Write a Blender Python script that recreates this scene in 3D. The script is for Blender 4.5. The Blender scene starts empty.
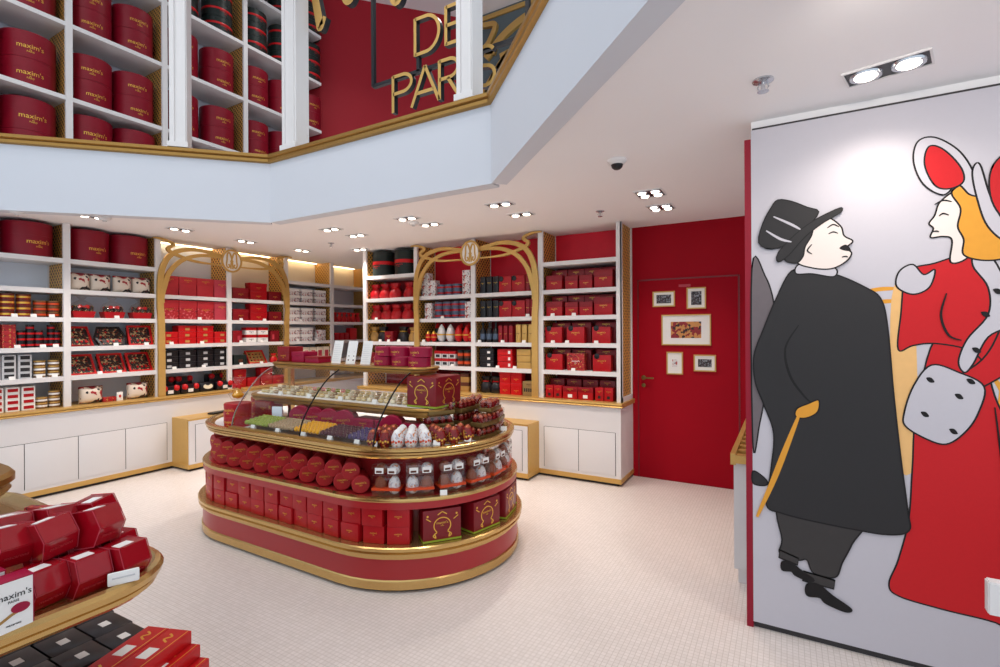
import bpy, bmesh, math, random
from mathutils import Matrix, Vector
random.seed(7)
PI = math.pi
R_ = math.radians
C = bpy.context.scene.collection
sc = bpy.context.scene

# ------------------------------------------------------------------ materials
def lin(h):
    h = h.lstrip('#'); o = []
    for i in (0, 2, 4):
        c = int(h[i:i+2], 16)/255
        o.append(c/12.92 if c <= .04045 else ((c+.055)/1.055)**2.4)
    return (*o, 1)

MATS = {}
def mat(name, col, rough=.5, metal=0., var=.06, scale=30., spec=.32, coat=0., bump=0.):
    if name in MATS: return MATS[name]
    m = bpy.data.materials.new(name); m.use_nodes = True
    nt = m.node_tree; b = nt.nodes['Principled BSDF']
    b.inputs['Roughness'].default_value = rough; b.inputs['Metallic'].default_value = metal
    b.inputs['Specular IOR Level'].default_value = spec; b.inputs['Coat Weight'].default_value = coat
    c = lin(col)
    tc = nt.nodes.new('ShaderNodeTexCoord'); no = nt.nodes.new('ShaderNodeTexNoise')
    no.inputs['Scale'].default_value = scale; no.inputs['Detail'].default_value = 3
    nt.links.new(tc.outputs['Object'], no.inputs['Vector'])
    mx = nt.nodes.new('ShaderNodeMix'); mx.data_type = 'RGBA'
    mx.inputs[6].default_value = tuple(v*(1-var) for v in c[:3])+(1,)
    mx.inputs[7].default_value = tuple(min(1, v*(1+var)) for v in c[:3])+(1,)
    nt.links.new(no.outputs['Fac'], mx.inputs[0]); nt.links.new(mx.outputs[2], b.inputs['Base Color'])
    if bump:
        bp = nt.nodes.new('ShaderNodeBump'); bp.inputs['Strength'].default_value = bump; bp.inputs['Distance'].default_value = .002
        nt.links.new(no.outputs['Fac'], bp.inputs['Height']); nt.links.new(bp.outputs['Normal'], b.inputs['Normal'])
    MATS[name] = m
    return m

def emit(name, col, strength):
    m = bpy.data.materials.new(name); m.use_nodes = True
    b = m.node_tree.nodes['Principled BSDF']
    b.inputs['Base Color'].default_value = lin(col)
    b.inputs['Emission Color'].default_value = lin(col); b.inputs['Emission Strength'].default_value = strength
    MATS[name] = m
    return m

def thin_glass(name, tint, k=.03, rough=.02):
    m = bpy.data.materials.new(name); m.use_nodes = True; nt = m.node_tree
    for n in list(nt.nodes): nt.nodes.remove(n)
    o = nt.nodes.new('ShaderNodeOutputMaterial'); t = nt.nodes.new('ShaderNodeBsdfTransparent'); g = nt.nodes.new('ShaderNodeBsdfGlossy')
    t.inputs['Color'].default_value = tint; g.inputs['Roughness'].default_value = rough
    lw = nt.nodes.new('ShaderNodeLayerWeight'); lw.inputs['Blend'].default_value = .5
    f = nt.nodes.new('ShaderNodeMath'); f.operation = 'POWER'; f.inputs[1].default_value = 4; nt.links.new(lw.outputs['Facing'], f.inputs[0])
    a = nt.nodes.new('ShaderNodeMath'); a.operation = 'MULTIPLY_ADD'; a.inputs[1].default_value = .35; a.inputs[2].default_value = k; a.use_clamp = True
    mx = nt.nodes.new('ShaderNodeMixShader')
    nt.links.new(f.outputs[0], a.inputs[0]); nt.links.new(a.outputs[0], mx.inputs[0])
    nt.links.new(t.outputs[0], mx.inputs[1]); nt.links.new(g.outputs[0], mx.inputs[2]); nt.links.new(mx.outputs[0], o.inputs['Surface'])
    MATS[name] = m
    return m

def printed(name, base, a, b_, scale=18., th=.6, rough=.45):
    """paper printed all over with irregular blobs of two inks"""
    m = bpy.data.materials.new(name); m.use_nodes = True; nt = m.node_tree; b = nt.nodes['Principled BSDF']
    b.inputs['Roughness'].default_value = rough
    tc = nt.nodes.new('ShaderNodeTexCoord'); prev = None
    for i, (c, off) in enumerate(((a, 0), (b_, 7.3))):
        mp = nt.nodes.new('ShaderNodeMapping'); mp.inputs['Location'].default_value = (off, off, off)
        no = nt.nodes.new('ShaderNodeTexNoise'); no.inputs['Scale'].default_value = scale; no.inputs['Detail'].default_value = 1.5
        th_ = nt.nodes.new('ShaderNodeMath'); th_.operation = 'GREATER_THAN'; th_.inputs[1].default_value = th
        mx = nt.nodes.new('ShaderNodeMix'); mx.data_type = 'RGBA'
        nt.links.new(tc.outputs['Object'], mp.inputs[0]); nt.links.new(mp.outputs[0], no.inputs['Vector'])
        nt.links.new(no.outputs['Fac'], th_.inputs[0]); nt.links.new(th_.outputs[0], mx.inputs[0])
        if prev is None: mx.inputs[6].default_value = lin(base)
        else: nt.links.new(prev, mx.inputs[6])
        mx.inputs[7].default_value = lin(c); prev = mx.outputs[2]
    nt.links.new(prev, b.inputs['Base Color'])
    MATS[name] = m
    return m

def floor_mat():
    m = bpy.data.materials.new('mosaic_tile'); m.use_nodes = True; nt = m.node_tree; b = nt.nodes['Principled BSDF']
    tc = nt.nodes.new('ShaderNodeTexCoord'); br = nt.nodes.new('ShaderNodeTexBrick')
    br.offset = 0; br.inputs['Scale'].default_value = 1
    br.inputs['Brick Width'].default_value = .025; br.inputs['Row Height'].default_value = .025
    br.inputs['Mortar Size'].default_value = .0017; br.inputs['Mortar Smooth'].default_value = .3
    br.inputs['Color1'].default_value = lin('#E6DEDA'); br.inputs['Color2'].default_value = lin('#DED6D1'); br.inputs['Mortar'].default_value = lin('#CAC0B9')
    no = nt.nodes.new('ShaderNodeTexNoise'); no.inputs['Scale'].default_value = 1.1; no.inputs['Detail'].default_value = 3
    mx = nt.nodes.new('ShaderNodeMix'); mx.data_type = 'RGBA'; mx.blend_type = 'MULTIPLY'; mx.inputs[0].default_value = 1
    rp = nt.nodes.new('ShaderNodeValToRGB'); rp.color_ramp.elements[0].color = (.95, .94, .93, 1); rp.color_ramp.elements[1].color = (1, 1, 1, 1)
    nt.links.new(tc.outputs['Object'], br.inputs['Vector']); nt.links.new(tc.outputs['Object'], no.inputs['Vector'])
    nt.links.new(no.outputs['Fac'], rp.inputs[0]); nt.links.new(br.outputs['Color'], mx.inputs[6]); nt.links.new(rp.outputs[0], mx.inputs[7])
    nt.links.new(mx.outputs[2], b.inputs['Base Color']); b.inputs['Roughness'].default_value = .34
    bp = nt.nodes.new('ShaderNodeBump'); bp.inputs['Strength'].default_value = .25; bp.inputs['Distance'].default_value = .001; bp.invert = True
    nt.links.new(br.outputs['Fac'], bp.inputs['Height']); nt.links.new(bp.outputs['Normal'], b.inputs['Normal'])
    return m

def lattice_mat():
    """gold sheet pierced with a small diagonal lattice"""
    m = bpy.data.materials.new('gold_lattice'); m.use_nodes = True; nt = m.node_tree; b = nt.nodes['Principled BSDF']
    tc = nt.nodes.new('ShaderNodeTexCoord'); sp = nt.nodes.new('ShaderNodeSeparateXYZ'); nt.links.new(tc.outputs['Object'], sp.inputs[0])
    ad = nt.nodes.new('ShaderNodeMath'); ad.operation = 'ADD'
    nt.links.new(sp.outputs[0], ad.inputs[0]); nt.links.new(sp.outputs[1], ad.inputs[1])
    fs = []
    for op in ('ADD', 'SUBTRACT'):
        q = nt.nodes.new('ShaderNodeMath'); q.operation = op; nt.links.new(ad.outputs[0], q.inputs[0]); nt.links.new(sp.outputs[2], q.inputs[1])
        s = nt.nodes.new('ShaderNodeMath'); s.operation = 'MULTIPLY'; s.inputs[1].default_value = 2*PI/.06; nt.links.new(q.outputs[0], s.inputs[0])
        c = nt.nodes.new('ShaderNodeMath'); c.operation = 'COSINE'; nt.links.new(s.outputs[0], c.inputs[0]); fs.append(c)
    p = nt.nodes.new('ShaderNodeMath'); p.operation = 'MAXIMUM'; nt.links.new(fs[0].outputs[0], p.inputs[0]); nt.links.new(fs[1].outputs[0], p.inputs[1])
    g = nt.nodes.new('ShaderNodeMath'); g.operation = 'GREATER_THAN'; g.inputs[1].default_value = .25; nt.links.new(p.outputs[0], g.inputs[0])
    mx = nt.nodes.new('ShaderNodeMix'); mx.data_type = 'RGBA'; mx.inputs[6].default_value = lin('#4A3420'); mx.inputs[7].default_value = lin('#DBA653')
    nt.links.new(g.outputs[0], mx.inputs[0]); nt.links.new(mx.outputs[2], b.inputs['Base Color'])
    b.inputs['Metallic'].default_value = .12; b.inputs['Roughness'].default_value = .42
    MATS['lattice'] = m
    return m

WHITE = mat('white_lacquer', '#E2E0E0', .4, var=.015, scale=4)
FASC = mat('daylight_tinted_plaster', '#D0D4DC', .75, var=.012, scale=3)  # parapet's white plaster with the cool daylight tone put into its colour
PLASTER = mat('white_plaster', '#F3F1F2', .75, var=.012, scale=3)
PANEL = mat('pale_panel', '#E4EBF6', .5, var=.02, scale=5)
CREAM = mat('cream_panel', '#EFE3CC', .5, var=.02, scale=5)
GOLD = mat('brushed_gold', '#C99A4E', .3, .75, var=.08, scale=60)
GOLD2 = mat('satin_gold', '#CFA760', .38, .45, var=.07, scale=40)
GOLDP = mat('pale_brass', '#D0AC6E', .22, .85, var=.06, scale=30)
OLDG = mat('antique_gold', '#A98145', .35, .7, var=.12, scale=30)
FOIL = mat('gold_foil', '#E6B64C', .3, .6, var=.05)
DARKG = mat('dark_base', '#3E3B3C', .6)
BLACK = mat('black_card', '#17151A', .35, coat=.2)
SEAL = mat('black_seal', '#0D0D10', .4)
DKGREEN = mat('black_green_card', '#1C2624', .4)
CRIM = mat('crimson_hatbox', '#830820', .42, var=.08, scale=12)
MAGR = mat('magenta_crimson', '#9C0A38', .38, var=.08, scale=14)
REDB = mat('red_gift_card', '#AD0E19', .38, coat=.08, var=.1)
REDD = mat('dark_red_card', '#8C0F1B', .4, coat=.1, var=.12)
REDM = mat('maroon_card', '#7A0F1B', .35, coat=.2, var=.1)
REDO = mat('bright_red', '#C4141A', .35, var=.08)
ROSE = mat('rose_red_card', '#BE3038', .4, var=.1)
PINKR = mat('pinkish_red_card', '#C0404F', .4, var=.15)
PACKR = mat('glossy_red_pack', '#A0081A', .2, coat=.7, var=.08)
DOORR = mat('red_door_paint', '#A00019', .6, var=.04, scale=3, spec=.15)
BOARD = mat('red_board', '#DA1A32', .5, var=.08, scale=9)
BACKR = mat('deep_red_back', '#8E1420', .55, var=.1, scale=8)
ISLR = mat('island_red_lacquer', '#A8262A', .3, coat=.3, var=.03, scale=4)
WALLR = mat('mezzanine_red', '#A01424', .6, var=.06, scale=1.5)
TRIMR = mat('mural_trim_red', '#8E0E28', .5, var=.03)
GREYW = mat('grey_teal_wall', '#5E6B70', .55, var=.1, scale=2)
BROWN = mat('brown_choc', '#5A2E1E', .4, var=.2); MILK = mat('milk_choc', '#8A4A30', .35, var=.2)
DRUMR = mat('round_box_red', '#A31A20', .4, var=.06)
AMBER = mat('amber_jar', '#7A5530', .25, coat=.3, var=.2)
PAPER = mat('white_paper', '#EFEDEA', .6, var=.01)
GREYP = mat('grey_white_card', '#C9C9CB', .5)
TAN = mat('tan_card', '#A87F45', .5, var=.12)
KRAFT = mat('kraft_card', '#8E7348', .55, var=.12)
WHITEF = mat('white_foil', '#D9D5D6', .3, .25, var=.12, scale=60)
MARF = mat('maroon_foil', '#7E1114', .25, .35, var=.2, scale=60)
GREENC = mat('green_strip', '#8FA32C', .5)
TGREEN = mat('green_macaron', '#8E9A3C', .6)
TBEIGE = mat('beige_macaron', '#A58A6A', .6)
TYEL = mat('yellow_macaron', '#E0A012', .6)
TBRN = mat('brown_macaron', '#4E2026', .6)
TPUR = mat('purple_macaron', '#4A3560', .6)
TCREAM = mat('cream_macaron', '#D8C08E', .6)
TPINK = mat('pink_macaron', '#D98A8E', .6)
TPALE = mat('pale_filling', '#EADFC4', .6)
COPPER = mat('copper_foil', '#A8583C', .28, .5, var=.25, scale=80)
BRONZ = mat('bronze_metal', '#7A6238', .35, .6)
CHROME = mat('chrome', '#C9CCD2', .18, .9)
BLUEG = mat('blue_grey_tin', '#56657A', .35, .3, var=.2)
ORANGE = mat('orange_ribbon', '#D1481E', .4)
PRBAG = printed('printed_cream_bag', '#DCCDBC', '#1E1618', '#A21E26', 16, .6)
PRBOX = printed('printed_white_box', '#DDD9D8', '#6A6670', '#B4463C', 42, .6)
PRGIFT = printed('printed_red_gift', '#A81A22', '#C99A4E', '#3A0A10', 60, .64)
PRROSE = printed('rose_patterned_card', '#B7202A', '#D66A6E', '#8E0F1B', 34, .6)
PRPHOTO = printed('framed_photo', '#C98A48', '#2A1214', '#8E1A1E', 22, .55)
PRPHOTO2 = printed('framed_grey_photo', '#8A8E96', '#15161A', '#3A2A30', 60, .5)
PRDARK = printed('dark_assortment', '#1B1416', '#B43A24', '#B59A6A', 36, .6)
GLASS = thin_glass('case_glass', (.97, .98, .97, 1))
CELLO = thin_glass('cellophane', (.95, .93, .92, 1), .05, .12)
CLEAR = thin_glass('clear_pack', (.96, .955, .95, 1), .08, .08)
LAMP = emit('lamp_face', '#FFF1DE', 9)
LATT = lattice_mat(); FLOORM = floor_mat()
PREGG = printed('white_printed_foil', '#E4E1E2', '#C9804A', '#B9B4BC', 55, .6); PMEGG = printed('maroon_printed_foil', '#7E1114', '#C08A3C', '#4A0A0C', 48, .62, .25)
SKIN = mat('print_pale', '#E6DAD4', .6, var=.01); CANV = mat('mural_canvas', '#C2BFC7', .65, var=.015, scale=60)
INK = mat('print_black', '#2B2A2C', .6, var=.05, scale=60); INKL = mat('print_line', '#141214', .6); PRED = mat('print_red', '#C4161E', .6, var=.04, scale=60)
PORA = mat('print_orange', '#DD9A34', .6); PGREY = mat('print_taupe', '#6C6468', .6)

# ------------------------------------------------------------------ mesh helpers
def newbm(): return bmesh.new()
def box(bm, x0, x1, y0, y1, z0, z1, mi=0, bev=0):
    t = bmesh.new()
    v = [t.verts.new(p) for p in ((x0,y0,z0),(x1,y0,z0),(x1,y1,z0),(x0,y1,z0),(x0,y0,z1),(x1,y0,z1),(x1,y1,z1),(x0,y1,z1))]
    for f in ((3,2,1,0),(4,5,6,7),(0,1,5,4),(1,2,6,5),(2,3,7,6),(3,0,4,7)): t.faces.new([v[i] for i in f]).material_index = mi
    if bev: bmesh.ops.bevel(t, geom=t.edges[:], offset=bev, segments=2, affect='EDGES', profile=.6)
    for f in t.faces: f.material_index = mi
    merge(bm, t)
def merge(bm, t, M=None):
    me = bpy.data.meshes.new('tmp'); t.to_mesh(me); t.free()
    if M is not None: me.transform(M)
    bm.from_mesh(me); bpy.data.meshes.remove(me)
def prism(bm, pts, a0, a1, axis='y', mi=0, mside=None, bev=0):
    """extrude a closed 2-D outline: axis y -> (x,z), z -> (x,y), x -> (y,z)"""
    t = bmesh.new()
    def P(p, a): return {'y': (p[0], a, p[1]), 'z': (p[0], p[1], a), 'x': (a, p[0], p[1])}[axis]
    A = [t.verts.new(P(p, a0)) for p in pts]; B = [t.verts.new(P(p, a1)) for p in pts]
    n = len(pts)
    t.faces.new(A).material_index = mi; t.faces.new(B[::-1]).material_index = mi
    for i in range(n): t.faces.new((A[i], B[i], B[(i+1) % n], A[(i+1) % n])).material_index = mi if mside is None else mside
    bmesh.ops.recalc_face_normals(t, faces=t.faces[:])
    if bev: bmesh.ops.bevel(t, geom=t.edges[:], offset=bev, segments=2, affect='EDGES')
    merge(bm, t)
def lathe(bm, prof, n=20, mi=0, c=(0,0,0), mis=None, smooth=True, M=None):
    t = bmesh.new(); rings = []
    for r, z in prof:
        rings.append([t.verts.new((r*math.cos(2*PI*k/n), r*math.sin(2*PI*k/n), z)) for k in range(n)] if r > 1e-6 else [t.verts.new((0, 0, z))])
    for i in range(len(rings)-1):
        a, b = rings[i], rings[i+1]; m_ = mi if mis is None else mis[i]
        for k in range(n):
            k2 = (k+1) % n
            if len(a) == 1 and len(b) == 1: continue
            f = [a[0], b[k2], b[k]] if len(a) == 1 else ([a[k], a[k2], b[0]] if len(b) == 1 else [a[k], a[k2], b[k2], b[k]])
            q = t.faces.new(f); q.material_index = m_; q.smooth = smooth
    if len(rings[0]) > 1: t.faces.new(rings[0][::-1]).material_index = mi if mis is None else mis[0]
    if len(rings[-1]) > 1: t.faces.new(rings[-1]).material_index = mi if mis is None else mis[-1]
    merge(bm, t, (Matrix.Translation(c) @ M) if M is not None else Matrix.Translation(c))
def tube(bm, pts, r, n=8, mi=0):
    t = bmesh.new(); P = [Vector(p) for p in pts]; rings = []
    for i, p in enumerate(P):
        d = (P[min(i+1, len(P)-1)]-P[max(i-1, 0)]).normalized()
        u = d.cross(Vector((0, 0, 1)) if abs(d.z) < .95 else Vector((1, 0, 0))).normalized(); w = d.cross(u)
        rr = r[i] if isinstance(r, (list, tuple)) else r
        rings.append([t.verts.new(p+rr*(math.cos(2*PI*k/n)*u+math.sin(2*PI*k/n)*w)) for k in range(n)])
    for a, b in zip(rings, rings[1:]):
        for k in range(n):
            f = t.faces.new((a[k], a[(k+1) % n], b[(k+1) % n], b[k])); f.material_index = mi; f.smooth = True
    t.faces.new(rings[0][::-1]).material_index = mi; t.faces.new(rings[-1]).material_index = mi
    bmesh.ops.recalc_face_normals(t, faces=t.faces[:])
    merge(bm, t)
def spline(pts, n=6, closed=False):
    out = []; N = len(pts)
    def g(i): return pts[i % N] if closed else pts[max(0, min(N-1, i))]
    for i in range(N if closed else N-1):
        p0, p1, p2, p3 = g(i-1), g(i), g(i+1), g(i+2)
        for k in range(n):
            t = k/n
            out.append(tuple(.5*(2*b+(c-a)*t+(2*a-5*b+4*c-d)*t*t+(3*b-a-3*c+d)*t**3) for a, b, c, d in zip(p0, p1, p2, p3)))
    if not closed: out.append(tuple(pts[-1]))
    return out
def strap(bm, pts, w, a0, a1, axis='y', mi=0, mside=None):
    """flat strap along a 2-D path, width w (number or list), extruded from a0 to a1"""
    L, Rr = [], []
    for i, p in enumerate(pts):
        q, o = pts[min(i+1, len(pts)-1)], pts[max(i-1, 0)]
        dx, dz = q[0]-o[0], q[1]-o[1]; l = math.hypot(dx, dz) or 1
        ww = (w[i] if isinstance(w, (list, tuple)) else w)/2
        L.append((p[0]-dz/l*ww, p[1]+dx/l*ww)); Rr.append((p[0]+dz/l*ww, p[1]-dx/l*ww))
    t = bmesh.new()
    def P(p, a): return {'y': (p[0], a, p[1]), 'x': (a, p[0], p[1]), 'z': (p[0], p[1], a)}[axis]
    V = [[t.verts.new(P(p, a)) for p in s] for s in (L, Rr) for a in (a0, a1)]
    la, lb, ra, rb = V; ms = mi if mside is None else mside
    for i in range(len(pts)-1):
        for q, m_ in (((la[i], la[i+1], ra[i+1], ra[i]), mi), ((lb[i], rb[i], rb[i+1], lb[i+1]), mi), ((la[i], lb[i], lb[i+1], la[i+1]), ms), ((ra[i], ra[i+1], rb[i+1], rb[i]), ms)):
            t.faces.new(q).material_index = m_
    for i in (0, -1): t.faces.new((la[i], ra[i], rb[i], lb[i])).material_index = ms
    bmesh.ops.recalc_face_normals(t, faces=t.faces[:])
    merge(bm, t)
def sweep(bm, path, prof, closed=True, mis=None):
    """path: [(x,y,nx,ny)], prof: closed outline [(outward offset, z)]"""
    t = bmesh.new()
    rings = [[t.verts.new((x+nx*o, y+ny*o, z)) for o, z in prof] for x, y, nx, ny in path]
    m = len(prof); N = len(rings)
    for i in range(N if closed else N-1):
        a, b = rings[i], rings[(i+1) % N]
        for k in range(m):
            f = t.faces.new((a[k], b[k], b[(k+1) % m], a[(k+1) % m])); f.material_index = mis[k] if mis else 0; f.smooth = False
    if not closed:
        t.faces.new(rings[0][::-1]); t.faces.new(rings[-1])
    bmesh.ops.recalc_face_normals(t, faces=t.faces[:])
    merge(bm, t)
def mesh(name, bm, *mats):
    me = bpy.data.meshes.new(name); bm.to_mesh(me); bm.free()
    for m in mats: me.materials.append(m)
    if len(me.polygons) > 6 and not name.startswith('printed'):
        me.polygons.foreach_set('use_smooth', [True]*len(me.polygons)); me.set_sharp_from_angle(angle=R_(33))
    return me
def ob(name, me, parent=None, loc=(0,0,0), rot=(0,0,0), label=None, cat=None, group=None, kind=None):
    o = bpy.data.objects.new(name, me); C.objects.link(o); o.location = loc; o.rotation_euler = rot
    if parent is not None: o.parent = parent
    if label: o['label'] = label
    if cat: o['category'] = cat
    if group: o['group'] = group
    if kind: o['kind'] = kind
    return o
def obm(name, bm, mats, parent=None, **k):
    if not isinstance(mats, (list, tuple)): mats = [mats]
    return ob(name, mesh(name, bm, *mats), parent, **k)
def struct(name, bm, mats, label=None): return obm(name, bm, mats, kind='structure', label=label)
def bxo(name, d, m, parent=None, bev=0, **k):
    bm = newbm(); box(bm, *d, bev=bev); return obm(name, bm, m, parent, **k)

# lettering -----------------------------------------------------------
def text_bm(lines, ext=.0006):
    """lines: [(string, size, x, z)] standing in the xz plane and facing -y"""
    bm = newbm()
    for s, size, x, z in lines:
        cu = bpy.data.curves.new('t', 'FONT'); cu.body = s; cu.size = size; cu.align_x = 'CENTER'; cu.resolution_u = 2; cu.extrude = ext
        o = bpy.data.objects.new('t', cu); me = bpy.data.meshes.new_from_object(o)
        me.transform(Matrix(((1,0,0,x),(0,0,-1,0),(0,1,0,z),(0,0,0,1)))); bm.from_mesh(me)
        bpy.data.objects.remove(o); bpy.data.curves.remove(cu); bpy.data.meshes.remove(me)
    return bm
def logo_lines(w, z=0):
    s = w/3.15
    return [("maxim's", s, 0, z), ("de", s*.3, 0, z-s*.32), ("PARIS", s*.36, 0, z-s*.62)]
LC = {}
def logo(w, y, z, m=None, bend=0, full=True):
    m = m or FOIL; key = (round(w, 3), round(y, 4), round(z, 3), m.name, bend, full)
    if key not in LC:
        bm = text_bm(logo_lines(w, z) if full else logo_lines(w, z)[:1])
        for v in bm.verts:
            if bend:
                a = v.co.x/bend; rr = bend-v.co.y
                v.co.x, v.co.y = rr*math.sin(a), -rr*math.cos(a)
            else: v.co.y += y
        LC[key] = mesh('lettering', bm, m)
    return LC[key]

# kinds of goods ------------------------------------------------------
class K:
    def __init__(s, name, cat, me, parts=(), w=.1, d=.1, h=.1): s.name, s.cat, s.me, s.parts, s.w, s.d, s.h = name, cat, me, list(parts), w, d, h
USED = {}
def put(k, loc, rz, label, group, rot=None):
    o = ob(k.name, k.me, None, loc, rot or (0, 0, rz), label, k.cat, group)
    USED[label] = USED.get(label, 0)+1
    for p in k.parts:
        c = ob(p[0], p[1], o, p[2] if len(p) > 2 else (0,0,0), p[3] if len(p) > 3 else (0,0,0))
    return o
ORD = ['', 'first', 'second', 'third', 'fourth', 'fifth', 'sixth', 'seventh', 'eighth', 'ninth', 'tenth', 'eleventh', 'twelfth', 'thirteenth', 'fourteenth', 'fifteenth', 'sixteenth', 'seventeenth', 'eighteenth', 'nineteenth', 'twentieth', 'twenty-first', 'twenty-second', 'twenty-third', 'twenty-fourth', 'twenty-fifth', 'twenty-sixth']

# ------------------------------------------------------------------ camera
cd = bpy.data.cameras.new('camera'); cam = bpy.data.objects.new('camera', cd); C.objects.link(cam)
cd.sensor_width = 36; cd.lens = .498*36; cd.shift_y = -.0028; cd.clip_start = .05
cam.matrix_world = Matrix.Translation((0, 0, 1.6)) @ Matrix.Rotation(R_(29.8), 4, 'Z') @ Matrix.Rotation(R_(90), 4, 'X') @ Matrix.Rotation(-.0056, 4, 'Z')
sc.camera = cam

# ------------------------------------------------------------------ the room
ZC = 2.72; ROOF = 7.4
XL = -6.36; YR = 5.07                       # shelving fronts
ZS = {1: .85, 2: 1.16, 3: 1.46, 4: 1.76, 5: 2.05, 6: 2.36}
bm = newbm(); box(bm, -7.25, 3, -2.2, 8, -.12, 0); struct('floor', bm, FLOORM)
A_, B_ = (-4.49, 3.2), (-1.9, 3.2)
bm = newbm()
prism(bm, [(-7.2,-2.2),(-6.41,-2.2),(-6.41,1.37),(-4.515,3.26),(-1.875,3.26),(.61,.775),(.61,-2.2),(3,-2.2),(3,8),(-7.2,8)], ZC, 3.0, 'z'); struct('ceiling', bm, PLASTER)
bm = newbm(); box(bm, -7.25, 3, -2.2, 8, ROOF, ROOF+.1); struct('ceiling_atrium', bm, PLASTER)
bm = newbm(); box(bm, -7.25, -7.14, -2.2, 8, 0, ROOF); struct('wall_left', bm, PANEL)
bm = newbm(); box(bm, -5.1, 3, 5.5, 5.6, 0, ZC); box(bm, -5.1, -5.0, 5.6, 6.65, 0, ZC); struct('wall_back', bm, WALLR)
bm = newbm(); box(bm, -7.14, -5.0, 6.65, 6.75, 0, ZC); struct('wall_corner', bm, PANEL)
# parapet around the opening
def fascia(name, p, q, z0=2.7, z1=3.3, th=.12, side=1):
    d = Vector((q[0]-p[0], q[1]-p[1])).normalized(); n = Vector((-d.y, d.x))*side
    bm = newbm(); prism(bm, [p, q, (q[0]+n.x*th, q[1]+n.y*th), (p[0]+n.x*th, p[1]+n.y*th)], z0, z1, 'z'); return bm
ring = [(-6.35, -2.2), (-6.35, 1.34), A_, B_, (.55, .75), (.55, -2.2)]
for nm, i in (('wall_parapet_left', 1), ('wall_parapet_back', 2), ('wall_parapet_right', 3)):
    struct(nm, fascia(nm, ring[i], ring[i+1]), FASC)
struct('wall_parapet_far_left', fascia('p', ring[0], ring[1]), FASC); struct('wall_parapet_far_right', fascia('p', ring[4], ring[5]), FASC)
def offs(pts):
    out = []
    for i, p in enumerate(pts):
        ns = []
        for a, b in ((i-1, i), (i, i+1)):
            if a < 0 or b >= len(pts): continue
            d = Vector((pts[b][0]-pts[a][0], pts[b][1]-pts[a][1])).normalized(); ns.append(Vector((d.y, -d.x)))
        n = sum(ns, Vector((0, 0)))/len(ns); n = n/(n.length**2)
        out.append((p[0], p[1], n.x, n.y))
    return out
bm = newbm(); sweep(bm, offs(ring), [(-.16,3.29),(.012,3.29),(.03,3.3),(.03,3.325),(.018,3.332),(.036,3.345),(.036,3.372),(.0,3.385),(-.16,3.385)], closed=False, mis=[0]*9)
struct('trim_parapet_rail', bm, OLDG)
# mezzanine walls
bm = newbm(); prism(bm, [(-7.14,5.6),(-5.05,7.8),(-5.0,7.9),(-7.14,7.9)], 3.0, ROOF, 'z'); struct('wall_mezzanine_red', bm, WALLR)
bm = newbm(); box(bm, -5.05, 3, 7.8, 7.9, 3.0, ROOF); struct('wall_mezzanine_grey', bm, GREYW)
bm = newbm(); box(bm, -5.04, 3, 7.77, 7.8, ROOF-.13, ROOF-.05); struct('trim_mezzanine_gold', bm, GOLD2)
# columns on the parapet
def column(name, x, y, ang, label, w=.19, d=.15):
    bm = newbm()
    box(bm, -w/2, w/2, -d/2, d/2, 0, ROOF-3.386)
    for sx in (-.32, .32): box(bm, sx*w-.018, sx*w+.018, -d/2-.012, -d/2, .0, ROOF-3.386)
    box(bm, -w/2-.012, w/2+.012, -d/2-.02, d/2+.01, 0, .05)
    obm(name, bm, WHITE, loc=(x, y, 3.386), rot=(0, 0, ang), label=label, kind='structure')
column('pillar_1', -5.12, 2.68, R_(46), 'white grooved pillar on the gold rail, between the tall hat box shelves', .15)
column('pillar_2', -4.2, 3.28, 0, 'white grooved pillar on the gold rail, left of the hanging gold letters', .21)
column('pillar_3', -2.14, 3.28, 0, 'white grooved pillar on the gold rail, in front of the hanging gold letters', .15)

# red door in the recess
bm = newbm(); box(bm, -1.455, 1.2, 5.47, 5.5, 0, ZC); struct('wall_recess', bm, DOORR)
d1 = obm('door_1', newbm(), [DOORR], kind='structure', loc=(0, 0, 0)); 
bm = newbm(); box(bm, -1.385, -.405, 5.462, 5.476, .012, 2.13, bev=.003); me = mesh('door_1', bm, DOORR); d1.data = me
bm = newbm()
for q in ((-1.4, -1.386, 0, 2.145), (-.404, -.39, 0, 2.145), (-1.4, -.39, 2.131, 2.145)): box(bm, q[0], q[1], 5.464, 5.474, q[2], q[3])
struct('trim_door', bm, REDM)
bm = newbm(); lathe(bm, [(.024,0),(.024,.008),(.01,.012),(.01,.04)], 14, M=Matrix.Rotation(R_(90), 4, 'X')); tube(bm, [(0,-.04,0),(.03,-.045,0),(.115,-.043,0)], .009)
obm('door_handle', bm, BRONZ, d1, loc=(-1.335, 5.462, 1.083), label='bronze lever handle')
bm = newbm(); lathe(bm, [(.022,0),(.022,.008),(.012,.012)], 14, M=Matrix.Rotation(R_(90), 4, 'X')); box(bm, -.003, .003, -.014, -.011, -.012, .004)
obm('keyhole', bm, BRONZ, d1, loc=(-1.335, 5.462, 1.0))
sg = bxo('door_sign', (-.058,.058,-.004,0,-.013,.013), PINKR, label='small pink sign plate above the framed pictures on the red door', cat='sign', loc=(-.908, 5.462, 2.06))
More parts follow.
